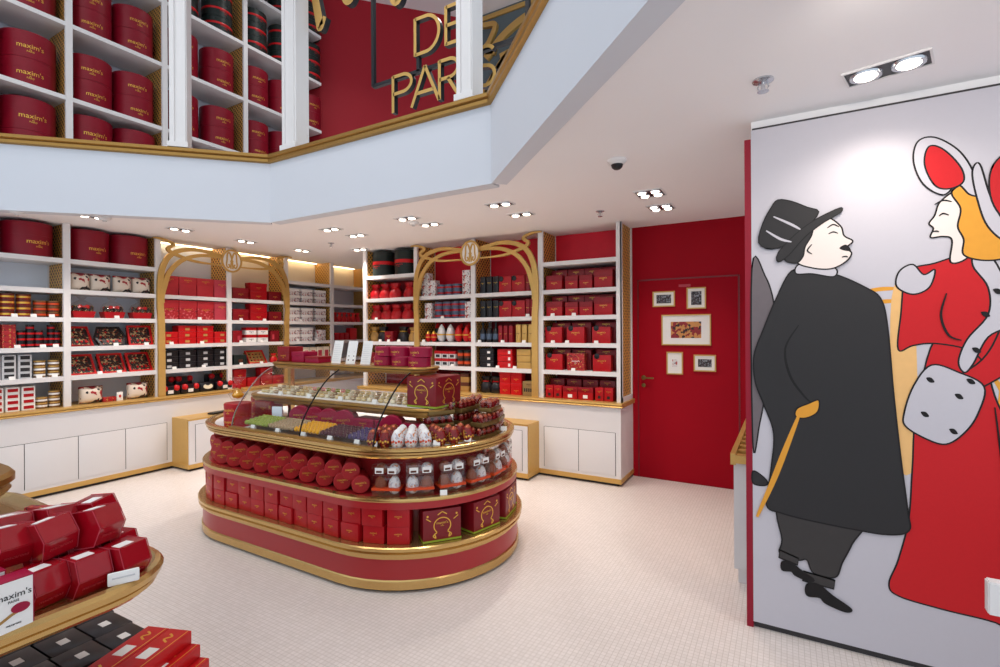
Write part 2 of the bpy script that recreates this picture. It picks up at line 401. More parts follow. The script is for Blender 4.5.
def frame(x0, x1, z0, z1, ix, iz, pm, label):
    w, h = x1-x0, z1-z0; f = .011
    bm = newbm()
    for q in ((-w/2, w/2, -h/2, -h/2+f), (-w/2, w/2, h/2-f, h/2), (-w/2, -w/2+f, -h/2+f, h/2-f), (w/2-f, w/2, -h/2+f, h/2-f)): box(bm, q[0], q[1], -.02, 0, q[2], q[3])
    o = obm('picture_frame', bm, GOLD2, loc=((x0+x1)/2, 5.462, (z0+z1)/2), label=label, cat='picture', group='framed pictures on the red door')
    bxo('mount', (-w/2+f, w/2-f, -.009, -.003, -h/2+f, h/2-f), PAPER, o); bxo('photo', (-ix/2, ix/2, -.0105, -.009, -iz/2, iz/2), pm, o)
frame(-1.231, -1.004, 1.845, 2.007, .15, .09, PRPHOTO2, 'small landscape picture in gilt frame, upper left of the red door')
frame(-.885, -.70, 1.815, 2.034, .10, .14, PRPHOTO2, 'upright picture of a dark scene in gilt frame, under the pink sign')
frame(-1.14, -.654, 1.438, 1.758, .30, .17, PRPHOTO, 'large gilt-framed picture of a warm-lit interior at the middle of the red door')
frame(-1.09, -.927, 1.131, 1.367, .05, .08, PRBOX, 'small upright picture with a tiny coloured figure, under the large picture')
frame(-.82, -.609, 1.172, 1.342, .13, .08, PRPHOTO2, 'small landscape black photograph in gilt frame, low on the red door')

# low balustrade behind the mural
bm = newbm(); box(bm, -.285, -.18, 3.44, 5.35, .1, .76); box(bm, -.265, -.2, 3.48, 5.35, 0, .1)
br_ = obm('balustrade', bm, WHITE, label='low white panel with slotted gold top, half hidden behind the mural', cat='barrier')
bm = newbm()
for q in ((-.30,-.27,3.4,5.36),(-.18,-.145,3.4,5.36)): box(bm, q[0], q[1], q[2], q[3], .76, .83)
for k in range(14): box(bm, -.27, -.18, 3.4+k*.145, 3.46+k*.145, .77, .82)
obm('slotted_top', bm, GOLD2, br_, label='slotted gold grille top')
# corner of a white counter at the right edge
bm = newbm(); prism(bm, [(.585,2.255),(1.7,2.2),(1.7,2.29),(.587,2.30)], .64, .75, 'z', bev=.004)
ct = obm('counter', bm, WHITE, label='corner of a white counter top at the mural foot', cat='counter')
bxo('leg', (.95,1.5,2.225,2.275,0,.64), WHITE, ct)

# ------------------------------------------------------------------ ceiling fittings
def spot(x, y, z, e, ang=110, col=(1,.89,.80), r=.04, blend=.8, aim=None):
    l = bpy.data.lights.new('bulb_or_added_spot', 'SPOT'); l.energy = e; l.spot_size = R_(ang); l.spot_blend = blend; l.color = col; l.shadow_soft_size = r
    o = bpy.data.objects.new('bulb_or_added_spot', l); C.objects.link(o); o.location = (x, y, z)
    if aim: o.rotation_euler = Vector((aim[0]-x, aim[1]-y, aim[2]-z)).to_track_quat('-Z', 'Y').to_euler()
def downlight(x, y, ang, n, label, s=1., e=60, col=(1,.89,.80), aim=None):
    rows_ = 2 if 'square' in label else 1
    w, d = .115*n*s, .115*s*rows_
    bm = newbm(); box(bm, -w/2, w/2, -d/2, d/2, -.004, 0)
    o = obm('downlight', bm, BLACK, loc=(x, y, ZC), rot=(0, 0, ang), label=label, cat='ceiling light', group='recessed ceiling downlights')
    bm = newbm()
    for q in ((-w/2-.008, w/2+.008, -d/2-.008, -d/2), (-w/2-.008, w/2+.008, d/2, d/2+.008), (-w/2-.008, -w/2, -d/2, d/2), (w/2, w/2+.008, -d/2, d/2)): box(bm, *q, -.008, 0)
    obm('rim', bm, WHITE, o)
    for k, r_ in [(k, r_) for k in range(n) for r_ in range(rows_)]:
        cx = (k-(n-1)/2)*.118*s; cy = (r_-(rows_-1)/2)*.118*s
        bm = newbm(); lathe(bm, [(.05*s,-.004),(.047*s,-.014),(.036*s,-.012)], 18); obm('reflector', bm, CHROME, o, loc=(cx, cy, 0))
        bm = newbm(); lathe(bm, [(.036*s,-.011),(.03*s,-.018),(0,-.021)], 16); obm('lamp', bm, LAMP, o, loc=(cx, cy, 0))
    spot(x, y, ZC-.05, e, 140 if s > 1.2 else 110, col=col, aim=aim, blend=1)
for a in ((.385,2.69,-.25,2,'large twin recessed downlight above the mural',1.25,24,(1,.9,.8)),
          (.25,1.75,0,2,'added unseen twin downlight facing the mural, nearer the opening',1.25,28,(1,.9,.8),(.3,3.0,1.5)), (1.5,1.75,0,2,'added unseen twin downlight facing the right end of the mural',1.25,28,(1,.9,.8),(1.5,3.0,1.5)),  # pair added out of view to brighten the mural
          (-.955,4.15,0,2,'square recessed downlight in front of the red door, nearer one',.9,46),
          (-.978,4.674,0,2,'square recessed downlight in front of the red door, farther one',.9,46),
          (-2.182,3.823,0,2,'twin downlight right of the parapet corner, nearer the parapet'), (-2.197,4.255,0,2,'twin downlight above the far arch, nearer the shelves'),
          (-3.241,3.821,0,2,'twin downlight in line with the gold emblem of the back arch, nearer the parapet'), (-3.218,4.159,0,2,'twin downlight beside the smoke detector, before the back arch'),
          (-4.295,3.802,0,2,'twin downlight left of the back wall shelves, nearer the parapet'), (-4.307,4.194,0,2,'twin downlight left of the back wall shelves, nearer the corner'),
          (-5.678,2.959,PI/2,2,'twin downlight above the ledge, before the left-wall arch foot'), (-5.754,2.199,PI/2,2,'twin downlight over the gift bags, beside a small detector'),
          (-5.746,3.763,PI/2,2,'twin downlight before the emblem of the left-wall arch'), (-5.735,4.572,PI/2,2,'twin downlight before the far foot of the left-wall arch'),
          (-5.005,4.926,0,2,'twin downlight at the end of the back wall shelves, near the corner')): downlight(*a)
def sprinkler(x, y, label, s=1):
    bm = newbm(); lathe(bm, [(.04*s,0),(.04*s,-.006),(.02*s,-.012),(.008*s,-.014),(.008*s,-.045),(.022*s,-.05),(.022*s,-.053),(0,-.055)], 16)
    o = obm('sprinkler', bm, CHROME, loc=(x, y, ZC), label=label, cat='sprinkler')
    bm = newbm(); tube(bm, [(-.014*s,0,-.014),(-.02*s,0,-.032),(-.012*s,0,-.05)], .003); tube(bm, [(.014*s,0,-.014),(.02*s,0,-.032),(.012*s,0,-.05)], .003); obm('frame_arm', bm, CHROME, o)
sprinkler(-.081, 2.533, 'chrome ceiling sprinkler left of the large twin downlight', 1.1); sprinkler(-1.505, 4.533, 'small ceiling sprinkler above the bay beside the red door'); sprinkler(-4.974, 4.402, 'small ceiling sprinkler near the far corner of the shop')
bm = newbm(); lathe(bm, [(.062,0),(.062,-.012),(.05,-.028),(.04,-.032)], 20)
o = obm('security_camera', bm, WHITE, loc=(-.956, 3.232, ZC), label='white dome security camera on the ceiling left of the mural', cat='camera')
bm = newbm(); lathe(bm, [(.04,-.03),(.034,-.05),(.02,-.062),(0,-.066)], 18); obm('dome', bm, BLACK, o)
for x, y, l in ((-3.3, 3.99, 'round smoke detector between the twin downlights before the back arch'), (-6.045, 1.747, 'round smoke detector over the large hat boxes'), (-5.7, 2.28, 'small round detector beside the twin downlight over the gift bags')):
    bm = newbm(); lathe(bm, [(.055,0),(.055,-.012),(.046,-.03),(.03,-.036),(0,-.037)], 18); o = obm('smoke_detector', bm, WHITE, loc=(x, y, ZC), label=l, cat='smoke detector')
    bm = newbm(); lathe(bm, [(.02,-.036),(.016,-.045),(0,-.046)], 12); obm('sensor', bm, GREYP, o)

# ------------------------------------------------------------------ light from outside and added unseen lamps under the roof
w = bpy.data.worlds.new('daylight'); sc.world = w; w.use_nodes = True
bg = w.node_tree.nodes['Background']; bg.inputs[0].default_value = (.80, .90, 1, 1); bg.inputs[1].default_value = 1.25
for x, y in ((-5.2, .8), (-3.4, 1.2), (-1.6, .6), (-3.4, -.6), (-1.0, 2.0), (-5.3, 4.6), (-3.2, 6.3)): spot(x, y, ROOF-.06, 150, 120, (1, .95, .9), .15)  # spots added under the roof, out of view, to light the upper level
sc.view_settings.view_transform = 'Standard'; sc.view_settings.look = 'None'; sc.view_settings.gamma = 1; sc.view_settings.exposure = -.16

# ------------------------------------------------------------------ shelving along two walls
def W(wall, x, y, z): return (XL-y, x, z) if wall == 'L' else (x, YR+y, z)
RZ = {'L': PI/2, 'R': 0}
D_ = .425; TH = .045
def shelving(wall, divs, bays, label, back):
    rt = ob('wall_shelving', None, loc=W(wall, 0, 0, 0), rot=(0, 0, RZ[wall]), label=label, cat='shelving')
    for x in divs:
        bxo('post', (x-.029, x+.029, 0, .03, .85, ZC-.002), WHITE, rt)
        bxo('lattice_panel', (x-.012, x+.012, .03, D_-.03, .85, ZC-.002), LATT, rt, label='gold lattice divider')
        bxo('back_strip', (x-.022, x+.022, D_-.03, D_, .85, ZC-.002), WHITE, rt)
    for i, (lv, top) in enumerate(bays):
        a, b = divs[i]+.013, divs[i+1]-.013
        for s in lv: bxo('shelf', (a, b, .004, D_, ZS[s]-TH, ZS[s]), WHITE, rt)
        zt = ZS[max(lv)]
        bxo('back_panel', (a+.01, b-.01, D_-.02, D_-.012, .85, zt), back, rt)
        bxo('top_panel', (a+.01, b-.01, D_-.03, D_-.02, zt, ZC-.002), top, rt)
    return rt
LEDM = emit('led_strip', '#FFE0B0', 9)
LD = [.5, 1.36, 2.217, 3.07, 3.93, 4.795, 5.65, 6.5]
RD = [-5.07, -4.165, -3.28, -2.38, -1.487]
ls = shelving('L', LD, [([6,5,4,3,2], PANEL)]*3+[([5,4,3,2], PANEL), ([5,4,3,2], CREAM), ([6,5,4,3,2], CREAM), ([6,5,4,3,2], CREAM)], 'tall white shelving with gold lattice dividers along the left wall', PANEL)
for a, b in ((3.1, 3.9), (3.96, 4.76), (4.83, 5.62), (5.68, 6.45)): bxo('led_strip', (a, b, .33, .35, ZC-.011, ZC-.003), LEDM, ls, label='warm light strip at the shelving top')
rs = shelving('R', RD, [([6,5,4,3,2], BACKR), ([5,4,3,2], BOARD), ([5,4,3,2], BOARD), ([6,5,4,3,2], BOARD)], 'tall white shelving with red backs beside the red door', BACKR)
bm = newbm()
for q in ((0,.03),(.39,.425)): box(bm, -1.487+.013, -1.487+.03, q[0], q[1], .85, ZC-.002)
box(bm, -1.474, -1.457, 0, .42, .85, .9)
obm('end_frame', bm, WHITE, rs)

# ledges, base cabinets, low projecting cabinets
bm = newbm(); prism(bm, [(-6.78,.805),(-6.275,.805),(-6.262,.815),(-6.27,.826),(-6.258,.836),(-6.262,.85),(-6.78,.85)], .3, 6.6, 'y'); obm('ledge', bm, GOLD2, label='long gold ledge under the left wall shelving', cat='ledge')
bm = newbm(); prism(bm, [(5.49,.805),(4.985,.805),(4.972,.815),(4.98,.826),(4.968,.836),(4.972,.85),(5.49,.85)], -5.12, -1.435, 'x')
obm('ledge', bm, GOLD2, label='long gold ledge under the shelving beside the red door', cat='ledge')
def cabinet(wall, a, b, front, doors, label):
    rt = ob('base_cabinet', None, loc=W(wall, 0, 0, 0), rot=(0, 0, RZ[wall]), label=label, cat='cabinet')
    bm = newbm(); box(bm, a, b, front, D_, .075, .804); box(bm, a+.03, b-.03, front+.03, D_, 0, .03, 1); obm('body', bm, [WHITE, DARKG], rt)
    bxo('baseboard', (a-.006, b+.006, front-.008, D_, .03, .078), GOLD2, rt, label='gold baseboard strip')
    for p, q in doors: bxo('door', (p+.003, q-.003, front-.004, front+.002, .11, .545), WHITE, rt, bev=.0015)
    bm = newbm()
    for p, q in doors:
        for k in (p, q): box(bm, k-.0028, k+.0028, front-.001, front, .107, .548)
        box(bm, p, q, front-.001, front, .5455, .549)
    obm('door_gap', bm, DARKG, rt, label='dark shadow gaps between the doors')
cabinet('L', .3, 6.6, -.08, [(.60,1.02),(1.02,1.437),(1.437,1.856),(1.856,2.273),(2.273,2.694),(2.694,3.115)], 'white base cabinet with flat doors under the left wall ledge')
cabinet('R', -5.1, -1.455, -.07, [(-2.31,-1.91),(-1.91,-1.51)], 'white base cabinet with two flat doors beside the red door')
def plinthcab(wall, a, b, y0, y1, h, doors, label):
    rt = ob('low_cabinet', None, loc=W(wall, 0, 0, 0), rot=(0, 0, RZ[wall]), label=label, cat='cabinet')
    bm = newbm(); box(bm, a+.012, b-.012, y0, y1, .075, h-.02); box(bm, a+.03, b-.03, y0+.03, y1, 0, .03, 1); obm('body', bm, [WHITE, DARKG], rt)
    bxo('baseboard', (a-.004, b+.004, y0-.006, y1, .03, .078), GOLD2, rt)
    bm = newbm(); box(bm, a, a+.012, y0+.02, y1, .078, h-.02); box(bm, b-.012, b, y0+.02, y1, .078, h-.02); box(bm, a, b, y0+.005, y1, h-.02, h); obm('gold_casing', bm, GOLD2, rt, label='satin gold top and sides')
    for p, q in doors:
        d = bxo('door', (p+.003, q-.003, y0-.006, y0, .105, h-.07), WHITE, rt, bev=.0015)
        bm = newbm()
        for k in (p, q): box(bm, k-.002, k+.002, y0-.001, y0, .1, h-.065)
        box(bm, p, q, y0-.001, y0, h-.068, h-.065); obm('gap', bm, DARKG, d)
plinthcab('L', 3.17, 4.72, -.425, -.081, .60, [(3.25,3.72),(3.72,4.19),(4.19,4.66)], 'low white cabinet with gold sides projecting under the left-wall arch')
plinthcab('R', -4.15, -2.372, -.345, -.071, .60, [(-4.07,-3.53),(-3.53,-2.98),(-2.98,-2.44)], 'low white cabinet with gold sides projecting under the back wall arch')
bm = newbm(); box(bm, -.05, .05, -.13, .13, 0, .022, bev=.006); o = obm('payment_pad', bm, BLACK, loc=(-6.08, 3.62, .6), rot=(0, 0, .2), label='flat black device lying on the low cabinet under the left-wall arch', cat='device')
bxo('screen', (-.04, .04, -.11, .06, .022, .0235), DKGREEN, o)

# gold arches
def arch(wall, xc, front, label):
    rt = ob('gold_arch', None, loc=W(wall, xc, front, 0), rot=(0, 0, RZ[wall]), label=label, cat='arch')
    y0, y1 = -.03, -.003
    leg = [(-.842,.852),(-.842,1.3),(-.845,1.744),(-.856,1.95),(-.849,2.259),(-.793,2.448),(-.696,2.555),(-.552,2.61),(-.39,2.624),(-.209,2.6),(-.1,2.581)]
    inn = [(-.842,1.95),(-.84,2.03),(-.808,2.16),(-.765,2.293),(-.672,2.42),(-.553,2.506),(-.39,2.559),(-.21,2.572),(-.1,2.563)]
    thr = [(-.93,2.7),(-.84,2.698),(-.743,2.674),(-.707,2.642),(-.768,2.599),(-.744,2.559),(-.648,2.523),(-.483,2.482),(-.3,2.469),(-.1,2.468)]
    for s in (1, -1):
        for nm, pts, wf in (('outer_band', leg, (.075, .03)), ('inner_band', inn, (.06, .03)), ('whiplash_band', thr, (.012, .028))):
            p = [(s*a, b) for a, b in spline(pts, 7)]; n = len(p)
            ws = [wf[0]+(wf[1]-wf[0])*(i/(n-1))**1.5 for i in range(n)]
            if nm == 'whiplash_band': ws = [.012+.026*math.sin(PI*i/(n-1)) for i in range(n)]
            bm = newbm(); off = {'outer_band': 0, 'inner_band': .002, 'whiplash_band': .004}[nm]
            strap(bm, p, ws, y0-off, y1); obm(nm, bm, GOLD2, rt)
    bm = newbm(); zc = 2.535
    t = [(.13*math.cos(2*PI*k/40), zc+.14*math.sin(2*PI*k/40)) for k in range(40)]
    prism(bm, t, y0-.012, y1, 'y'); em = obm('emblem', bm, PAPER, rt, label='white round emblem with interlaced gold monogram')
    bm = newbm(); strap(bm, t+t[:2], .024, y0-.02, y0-.005); obm('ring', bm, GOLD2, em)
    bm = newbm()
    for s in (1, -1):
        p = spline([(s*.0,zc+.02),(s*.03,zc+.1),(s*.06,zc+.085),(s*.066,zc+.0),(s*.072,zc-.06),(s*.05,zc-.092),(s*.028,zc-.07),(s*.045,zc-.045)], 6)
        strap(bm, p, .017, y0-.019, y0-.008)
        p = spline([(s*-.035,zc+.112),(s*-.008,zc+.06),(s*.008,zc-.02),(s*.014,zc-.105)], 6); strap(bm, p, .017, y0-.0185, y0-.008)
    strap(bm, [(-.022,zc-.004),(.022,zc-.004)], .014, y0-.0187, y0-.008)
    obm('monogram', bm, GOLD2, em)
arch('L', 3.93, -.01, 'gold whiplash arch with round monogram on the left wall shelving')
arch('R', -3.28, -.01, 'gold whiplash arch with round monogram on the shelving beside the red door')

# ------------------------------------------------------------------ kinds of goods on the shelves
def hatbox(r, h, body, ink=FOIL, band=None, face=0, logo_w=None):
    bm = newbm(); lathe(bm, [(r-.0015,0),(r-.0015,h*.62)], 36, smooth=True); me = mesh('hat_box', bm, body)
    bm = newbm(); lathe(bm, [(r,h*.6),(r,h-.006),(r-.006,h),(0,h)], 36); lid = mesh('lid', bm, body)
    ps = [('lid', lid), ('lettering', logo(logo_w or r*.75, -.0005, h*.36, ink, round(r-.0015, 4)))]
    ps[1] = ('lettering', ps[1][1], (0,0,0), (0,0,face))
    if band:
        bm = newbm(); lathe(bm, [(r+.001,h*.46),(r+.002,h*.47),(r+.002,h*.59),(r+.001,h*.6)], 36); ps.append(('ribbon_band', mesh('ribbon_band', bm, band)))
    return K('hat_box', 'hat box', me, ps, 2*r, 2*r, h)
def boxk(name, cat, w, d, h, m, lid=None, lw=None, lz=.5, ink=FOIL, tag=None, bev=.004, extra=()):
    """card box; optional lid band, gold lettering on the front, white label"""
    bm = newbm(); box(bm, -w/2, w/2, -d/2, d/2, 0, h, bev=min(bev, h/6)); me = mesh(name, bm, m); ps = []
    if lid:
        bm = newbm(); box(bm, -w/2-.002, w/2+.002, -d/2-.002, d/2+.002, h*.62, h+.002, bev=.002); ps.append(('lid', mesh('lid', bm, lid)))
    if lw: ps.append(('lettering', logo(lw, -d/2-(.0026 if lid and lz > .6 else .0006), h*lz, ink)))
    if tag:
        bm = newbm(); tx, tz, tw, th, tm = tag; box(bm, tx-tw/2, tx+tw/2, -d/2-.0015, -d/2+.001, tz-th/2, tz+th/2); ps.append(('label', mesh('label', bm, tm)))
    return K(name, cat, me, ps+list(extra), w, d, h)
def tin(r, h, body, lid, band=None, name='tin', cat='tin'):
    bm = newbm()
    prof = [(r*.96,0),(r,.004),(r,h*.3),(r,h*.62),(r,h*.78),(r*1.03,h*.79),(r*1.03,h*.97),(r*.98,h),(0,h)]
    lathe(bm, prof, 18, mis=[0,0,2,0,1,1,1,1])
    return K(name, cat, mesh(name, bm, body, lid, band or body), (), 2*r, 2*r, h)
def pillow(w, h, d, m, name='printed_bag', cat='gift bag', tie=None):
    bm = newbm(); N, M = 10, 8; g = {}
    for s in (1, -1):
        for i in range(N+1):
            for j in range(M+1):
                u, v = i/N*2-1, j/M*2-1
                b = max(0, (1-abs(u)**2.6)*(1-abs(v)**3))**.55
                x = u*w/2*(1-.05*(1-v*v)); z = h*(j/M)*(1-.04*math.cos(u*5))
                g[s, i, j] = bm.verts.new((x, -s*(d/2*b*(1.25-.45*(j/M))), z))
        for i in range(N):
            for j in range(M):
                f = bm.faces.new((g[s,i,j], g[s,i+1,j], g[s,i+1,j+1], g[s,i,j+1]) if s == 1 else (g[s,i,j], g[s,i,j+1], g[s,i+1,j+1], g[s,i+1,j])); f.smooth = True
    bmesh.ops.remove_doubles(bm, verts=bm.verts[:], dist=.0004)
    ps = []
    b2 = newbm(); box(b2, -w/2+.004, w/2-.004, -.002, .002, h-.008, h+.008); ps.append(('crimped_seam', mesh('crimped_seam', b2, REDM)))
    return K(name, cat, mesh(name, bm, m), ps, w, d, h)
def pouch(r, h, m, tie):
    bm = newbm()
    lathe(bm, [(r*.85,0),(r*1.02,h*.1),(r*1.06,h*.28),(r*.95,h*.46),(r*.7,h*.6),(r*.52,h*.68),(r*.5,h*.72),(r*.62,h*.8),(r*.78,h*.93),(r*.8,h),(r*.5,h*.94),(0,h*.78)], 22)
    for v in bm.verts:
        a = math.atan2(v.co.y, v.co.x); k = 1+.13*math.sin(a*7+v.co.z*30)*(.25+v.co.z/h)*.8; v.co.x *= k; v.co.y *= k*.8
    b2 = newbm(); lathe(b2, [(r*.5,h*.665),(r*.6,h*.68),(r*.6,h*.715),(r*.5,h*.73)], 12); box(b2, -r*.55, r*.55, -r*.36, -r*.3, h*.655, h*.715)
    return K('gift_pouch', 'gift pouch', mesh('gift_pouch', bm, m), [('ribbon', mesh('ribbon', b2, tie))], 2*r, 1.7*r, h)
def egg_bm(r, h, n=14, mis=None):
    bm = newbm(); P = []
    for k in range(13):
        t = k/12; zz = (1-math.cos(PI*t))/2; P.append((r*math.sin(PI*t)*(1.1-.26*zz), h*zz))
    P[0] = (0, 0); P[-1] = (0, h)
    lathe(bm, P, n, mis=mis); return bm
def bowbm(s):
    bm = newbm()
    for k in (1, -1): prism(bm, [(0,-.1*s),(k*.9*s,-.42*s),(k*1.0*s,.3*s),(k*.55*s,.42*s),(0,.1*s)], -.12*s, .12*s, 'y', bev=.05*s)
    box(bm, -.16*s, .16*s, -.2*s, .2*s, -.18*s, .18*s, bev=.04*s); return bm
def basket(m, bow):
    bm = newbm(); prism(bm, [(-.085,0),(.085,0),(.105,.07),(-.105,.07)], -.06, .06, 'y', bev=.004)
    c = newbm(); lathe(c, [(.018,0),(.02,.01),(.02,.06),(.012,.07),(0,.072)], 10); cm_ = mesh('jar', c, PRDARK)
    cl = newbm(); lathe(cl, [(.1,.07),(.115,.1),(.09,.15),(.035,.185),(.02,.195),(.05,.225)], 12)
    for v in cl.verts: v.co.y *= .62
    return K('gift_basket', 'gift basket', mesh('gift_basket', bm, m), [('jar', cm_, (-.075+.025*k, -.02+.03*(k % 2), .062)) for k in range(7)]+[('cellophane', mesh('cellophane', cl, CELLO)), ('bow', mesh('bow', bowbm(.05), bow), (0,-.045,.12))], .23, .13, .225)
def openbox(w, h, rim, inner, sweets=True, hexa=False):
    """open presentation box: shallow tray with a coloured rim, standing tilted"""
    t = .045
    pts = [(-w/2,0),(w/2,0),(w/2,h),(-w/2,h)] if not hexa else [(-w*.36,0),(w*.36,0),(w/2,h*.5),(w*.36,h),(-w*.36,h),(-w/2,h*.5)]
    bm = newbm(); prism(bm, pts, 0, t, 'y', bev=.002)
    f = newbm(); strap(f, pts+pts[:2], .026, -.012, .004)
    rnd = random.Random(3); SW_ = []
    for i in range(4):
        for j in range(3):
            x, z = (-.31+.2*i)*w, h*(.24+.25*j); rr = rnd.uniform(.009, .015)
            s = newbm(); lathe(s, [(rr,0),(rr,.006),(rr*.6,.012),(0,.013)], 8, M=Matrix.Rotation(R_(90), 4, 'X')); SW_.append(('sweet', mesh('sweet', s, rnd.choice((BROWN, BROWN, FOIL, REDO))), (x, 0, z)))
    return K('gift_tray', 'gift box', mesh('gift_tray', bm, inner), [('rim', mesh('rim', f, rim))]+SW_, w, .09, h)
def rosebox(m, w=.22, h=.11):
    bm = newbm(); box(bm, -w/2, w/2, -.07, .07, 0, h, bev=.02)
    r = newbm(); lathe(r, [(.0,-.03),(.028,-.02),(.038,0),(.028,.02),(.012,.027),(0,.022)], 10, M=Matrix.Rotation(R_(70), 4, 'X')); rm_ = mesh('rose', r, REDO)
    l = newbm(); box(l, -.03, .03, -.073, -.068, .02, .06)
    return K('ribboned_box', 'gift box', mesh('ribboned_box', bm, m), [('rose', rm_, (-.065, -.062, h-.025)), ('rose', rm_, (.07, -.062, h-.025)), ('label', mesh('label', l, PAPER))], w, .14, h)
def pricecard():
    bm = newbm(); prism(bm, [(0,0),(.022,0),(.012,.03),(.01,.03)], -.022, .022, 'x')
    for v in bm.verts: v.co.x, v.co.y = v.co.x, v.co.y
    return K('price_card', 'price card', mesh('price_card', bm, PAPER), (), .044, .02, .03)

SH = {6: 'top shelf', 5: 'second shelf', 4: 'third shelf', 3: 'fourth shelf', 2: 'fifth shelf', 1: 'ledge'}
LAY = {1: [''], 2: ['bottom', 'top'], 3: ['bottom', 'middle', 'top'], 4: ['bottom', 'second up', 'third up', 'top']}
BAY = {'L0': 'end tin bay', 'L1': 'gift bag bay', 'L2': 'left arch near half', 'L3': 'left arch far half', 'L4': 'white box bay', 'L5': 'far corner bay',
       'R0': 'back wall pouch bay', 'R1': 'back arch first half', 'R2': 'back arch second half', 'R3': 'bay beside red door'}
def row(bay, lv, k, xs, desc, lay=1, y=.05, rz=0, tilt=0, dz=None, jit=0, where=''):
    """goods side by side on a shelf, each stacked lay high (lay may be a list)"""
    n = len(xs); wall = bay[0]
    for i, x in enumerate(xs):
        L = lay[i] if isinstance(lay, (list, tuple)) else lay
        for j in range(L):
            bits = [desc]
            if n > 1: bits.append(ORD[i+1]+' from left' if n > 2 else ('left one', 'right one')[i])
            if L > 1: bits.append(LAY[L][j])
            if where: bits.append(where)
            bits += [SH[lv], BAY[bay]]
            a = rz+(random.uniform(-jit, jit) if jit else 0)
            z = ZS[lv]+j*(dz or k.h)+.0005
            rot = None
            if tilt:
                q = Matrix.Rotation(RZ[wall]+a, 3, 'Z') @ Matrix.Rotation(-tilt, 3, 'X'); rot = q.to_euler()
            put(k, W(wall, x, y+k.d/2, z), RZ[wall]+a, ', '.join(bits), f'{desc} row, {SH[lv]}, {BAY[bay]}', rot)
PC = pricecard()
def cards(bay, lv, xs):
    for i, x in enumerate(xs):
        put(PC, W(bay[0], x, .008, ZS[lv]), RZ[bay[0]], f'white price card{", "+ORD[i+1]+" from left" if len(xs) > 1 else ""}, {SH[lv]} edge, {BAY[bay]}', 'white price cards on the shelf edges')

# ------------------------------------------------------------------ goods on the left wall
HB1 = hatbox(.195, .33, CRIM, face=.2, logo_w=.19); HB2 = hatbox(.19, .33, CRIM, face=.2, logo_w=.17)
row('L0', 6, HB1, [1.52, 1.965], 'large crimson round hat box', y=.0)
row('L1', 6, HB2, [2.455, 2.84], 'large crimson round hat box', y=.0)
T1 = tin(.055, .056, REDM, BROWN, FOIL); T2 = tin(.05, .055, BROWN, AMBER, ORANGE); T3 = tin(.032, .056, BLACK, BLACK, REDO); T4 = tin(.046, .056, AMBER, GOLD2, PAPER, 'preserve_jar', 'jar')
row('L0', 4, T1, [1.665, 1.79, 1.91], 'red and gold round tin', 4); row('L0', 4, T2, [2.03, 2.135], 'amber round tin with red band', 3)
row('L0', 3, boxk('sweet_box', 'box', .1, .1, .056, PRGIFT), [1.68, 1.79], 'red and gold sweet box', 4)
row('L0', 3, T3, [1.885, 1.95, 2.015], 'red-banded black tin', [3, 4, 3], where='near stack'); row('L0', 3, T3, [2.075, 2.125, 2.17], 'slim red-banded tin', [2, 4, 3], y=.09, where='far stack')
GB = boxk('grey_carton', 'box', .1, .08, .058, GREYP, tag=(0, .03, .07, .035, INK)); RB = boxk('white_carton', 'box', .1, .08, .058, PAPER, tag=(0, .03, .075, .03, REDB))
row('L0', 2, GB, [1.68, 1.79, 1.905], 'grey carton with dark label', 4); row('L0', 2, T4, [2.025, 2.135], 'amber preserve jar with white band', 3)
row('L0', 1, RB, [1.70, 1.815, 1.93], 'white carton with red label', 4); row('L0', 1, T4, [2.04], 'gold-lidded preserve jar', 2); row('L0', 1, T4, [2.14], 'gold-lidded preserve jar beside the post', 3)
for l, xs in ((4, [1.82,1.96,2.1]), (3, [1.84,2.03,2.13]), (2, [1.8,2.0,2.12])): cards('L0', l, xs)
PB = pillow(.19, .175, .09, PRBAG); PB2 = pillow(.22, .175, .1, PRBAG)
row('L1', 5, PB, [2.35, 2.535, 2.74, 2.93], 'cream printed gift bag', jit=.15)
row('L1', 4, basket(REDB, REDO), [2.38, 2.655, 2.93], 'red gift basket under cellophane')
OB1 = openbox(.23, .22, REDO, PRDARK); OB2 = openbox(.28, .22, BLACK, PRDARK, hexa=True)
row('L1', 3, OB1, [2.365], 'open red-rimmed assortment box left of the hexagonal one', tilt=.45, rz=.25); row('L1', 3, OB2, [2.645], 'open black hexagonal assortment box', tilt=.5); row('L1', 3, OB1, [2.93], 'open red-rimmed assortment box beside the arch post', tilt=.3)
row('L1', 2, OB1, [2.38, 2.66, 2.93], 'open red-rimmed assortment box', tilt=.45, rz=.12)
row('L1', 1, PB2, [2.44], 'cream printed gift bag beside the white card', y=.03); row('L1', 1, boxk('sweet_box', 'box', .12, .06, .05, PRGIFT), [2.6], 'small red sweet box', y=.04)
row('L1', 1, boxk('info_card', 'card', .06, .01, .095, PAPER, tag=(0, .05, .02, .03, REDO)), [2.69], 'small white standing card', y=.03); row('L1', 1, PB2, [2.88], 'cream printed gift bag beside the arch foot', y=.03)
for l, xs in ((4, [2.66]), (3, [2.65,2.95]), (2, [2.5,2.68])): cards('L1', l, xs)
BK = boxk('gift_box', 'gift box', .205, .07, .23, ROSE, lid=ROSE, lw=.09, lz=.8); BKP = boxk('gift_box', 'gift box', .205, .07, .23, PINKR, lid=PINKR, lw=.1, lz=.7)
BKR = boxk('gift_box', 'gift box', .205, .07, .23, PRROSE, lid=ROSE, lw=.09, lz=.5)
row('L2', 5, BK, [3.215, 3.43, 3.645], 'tall rose-red gift box with gold print'); row('L2', 5, BKP, [3.86], 'tall paler red gift box with gold print')
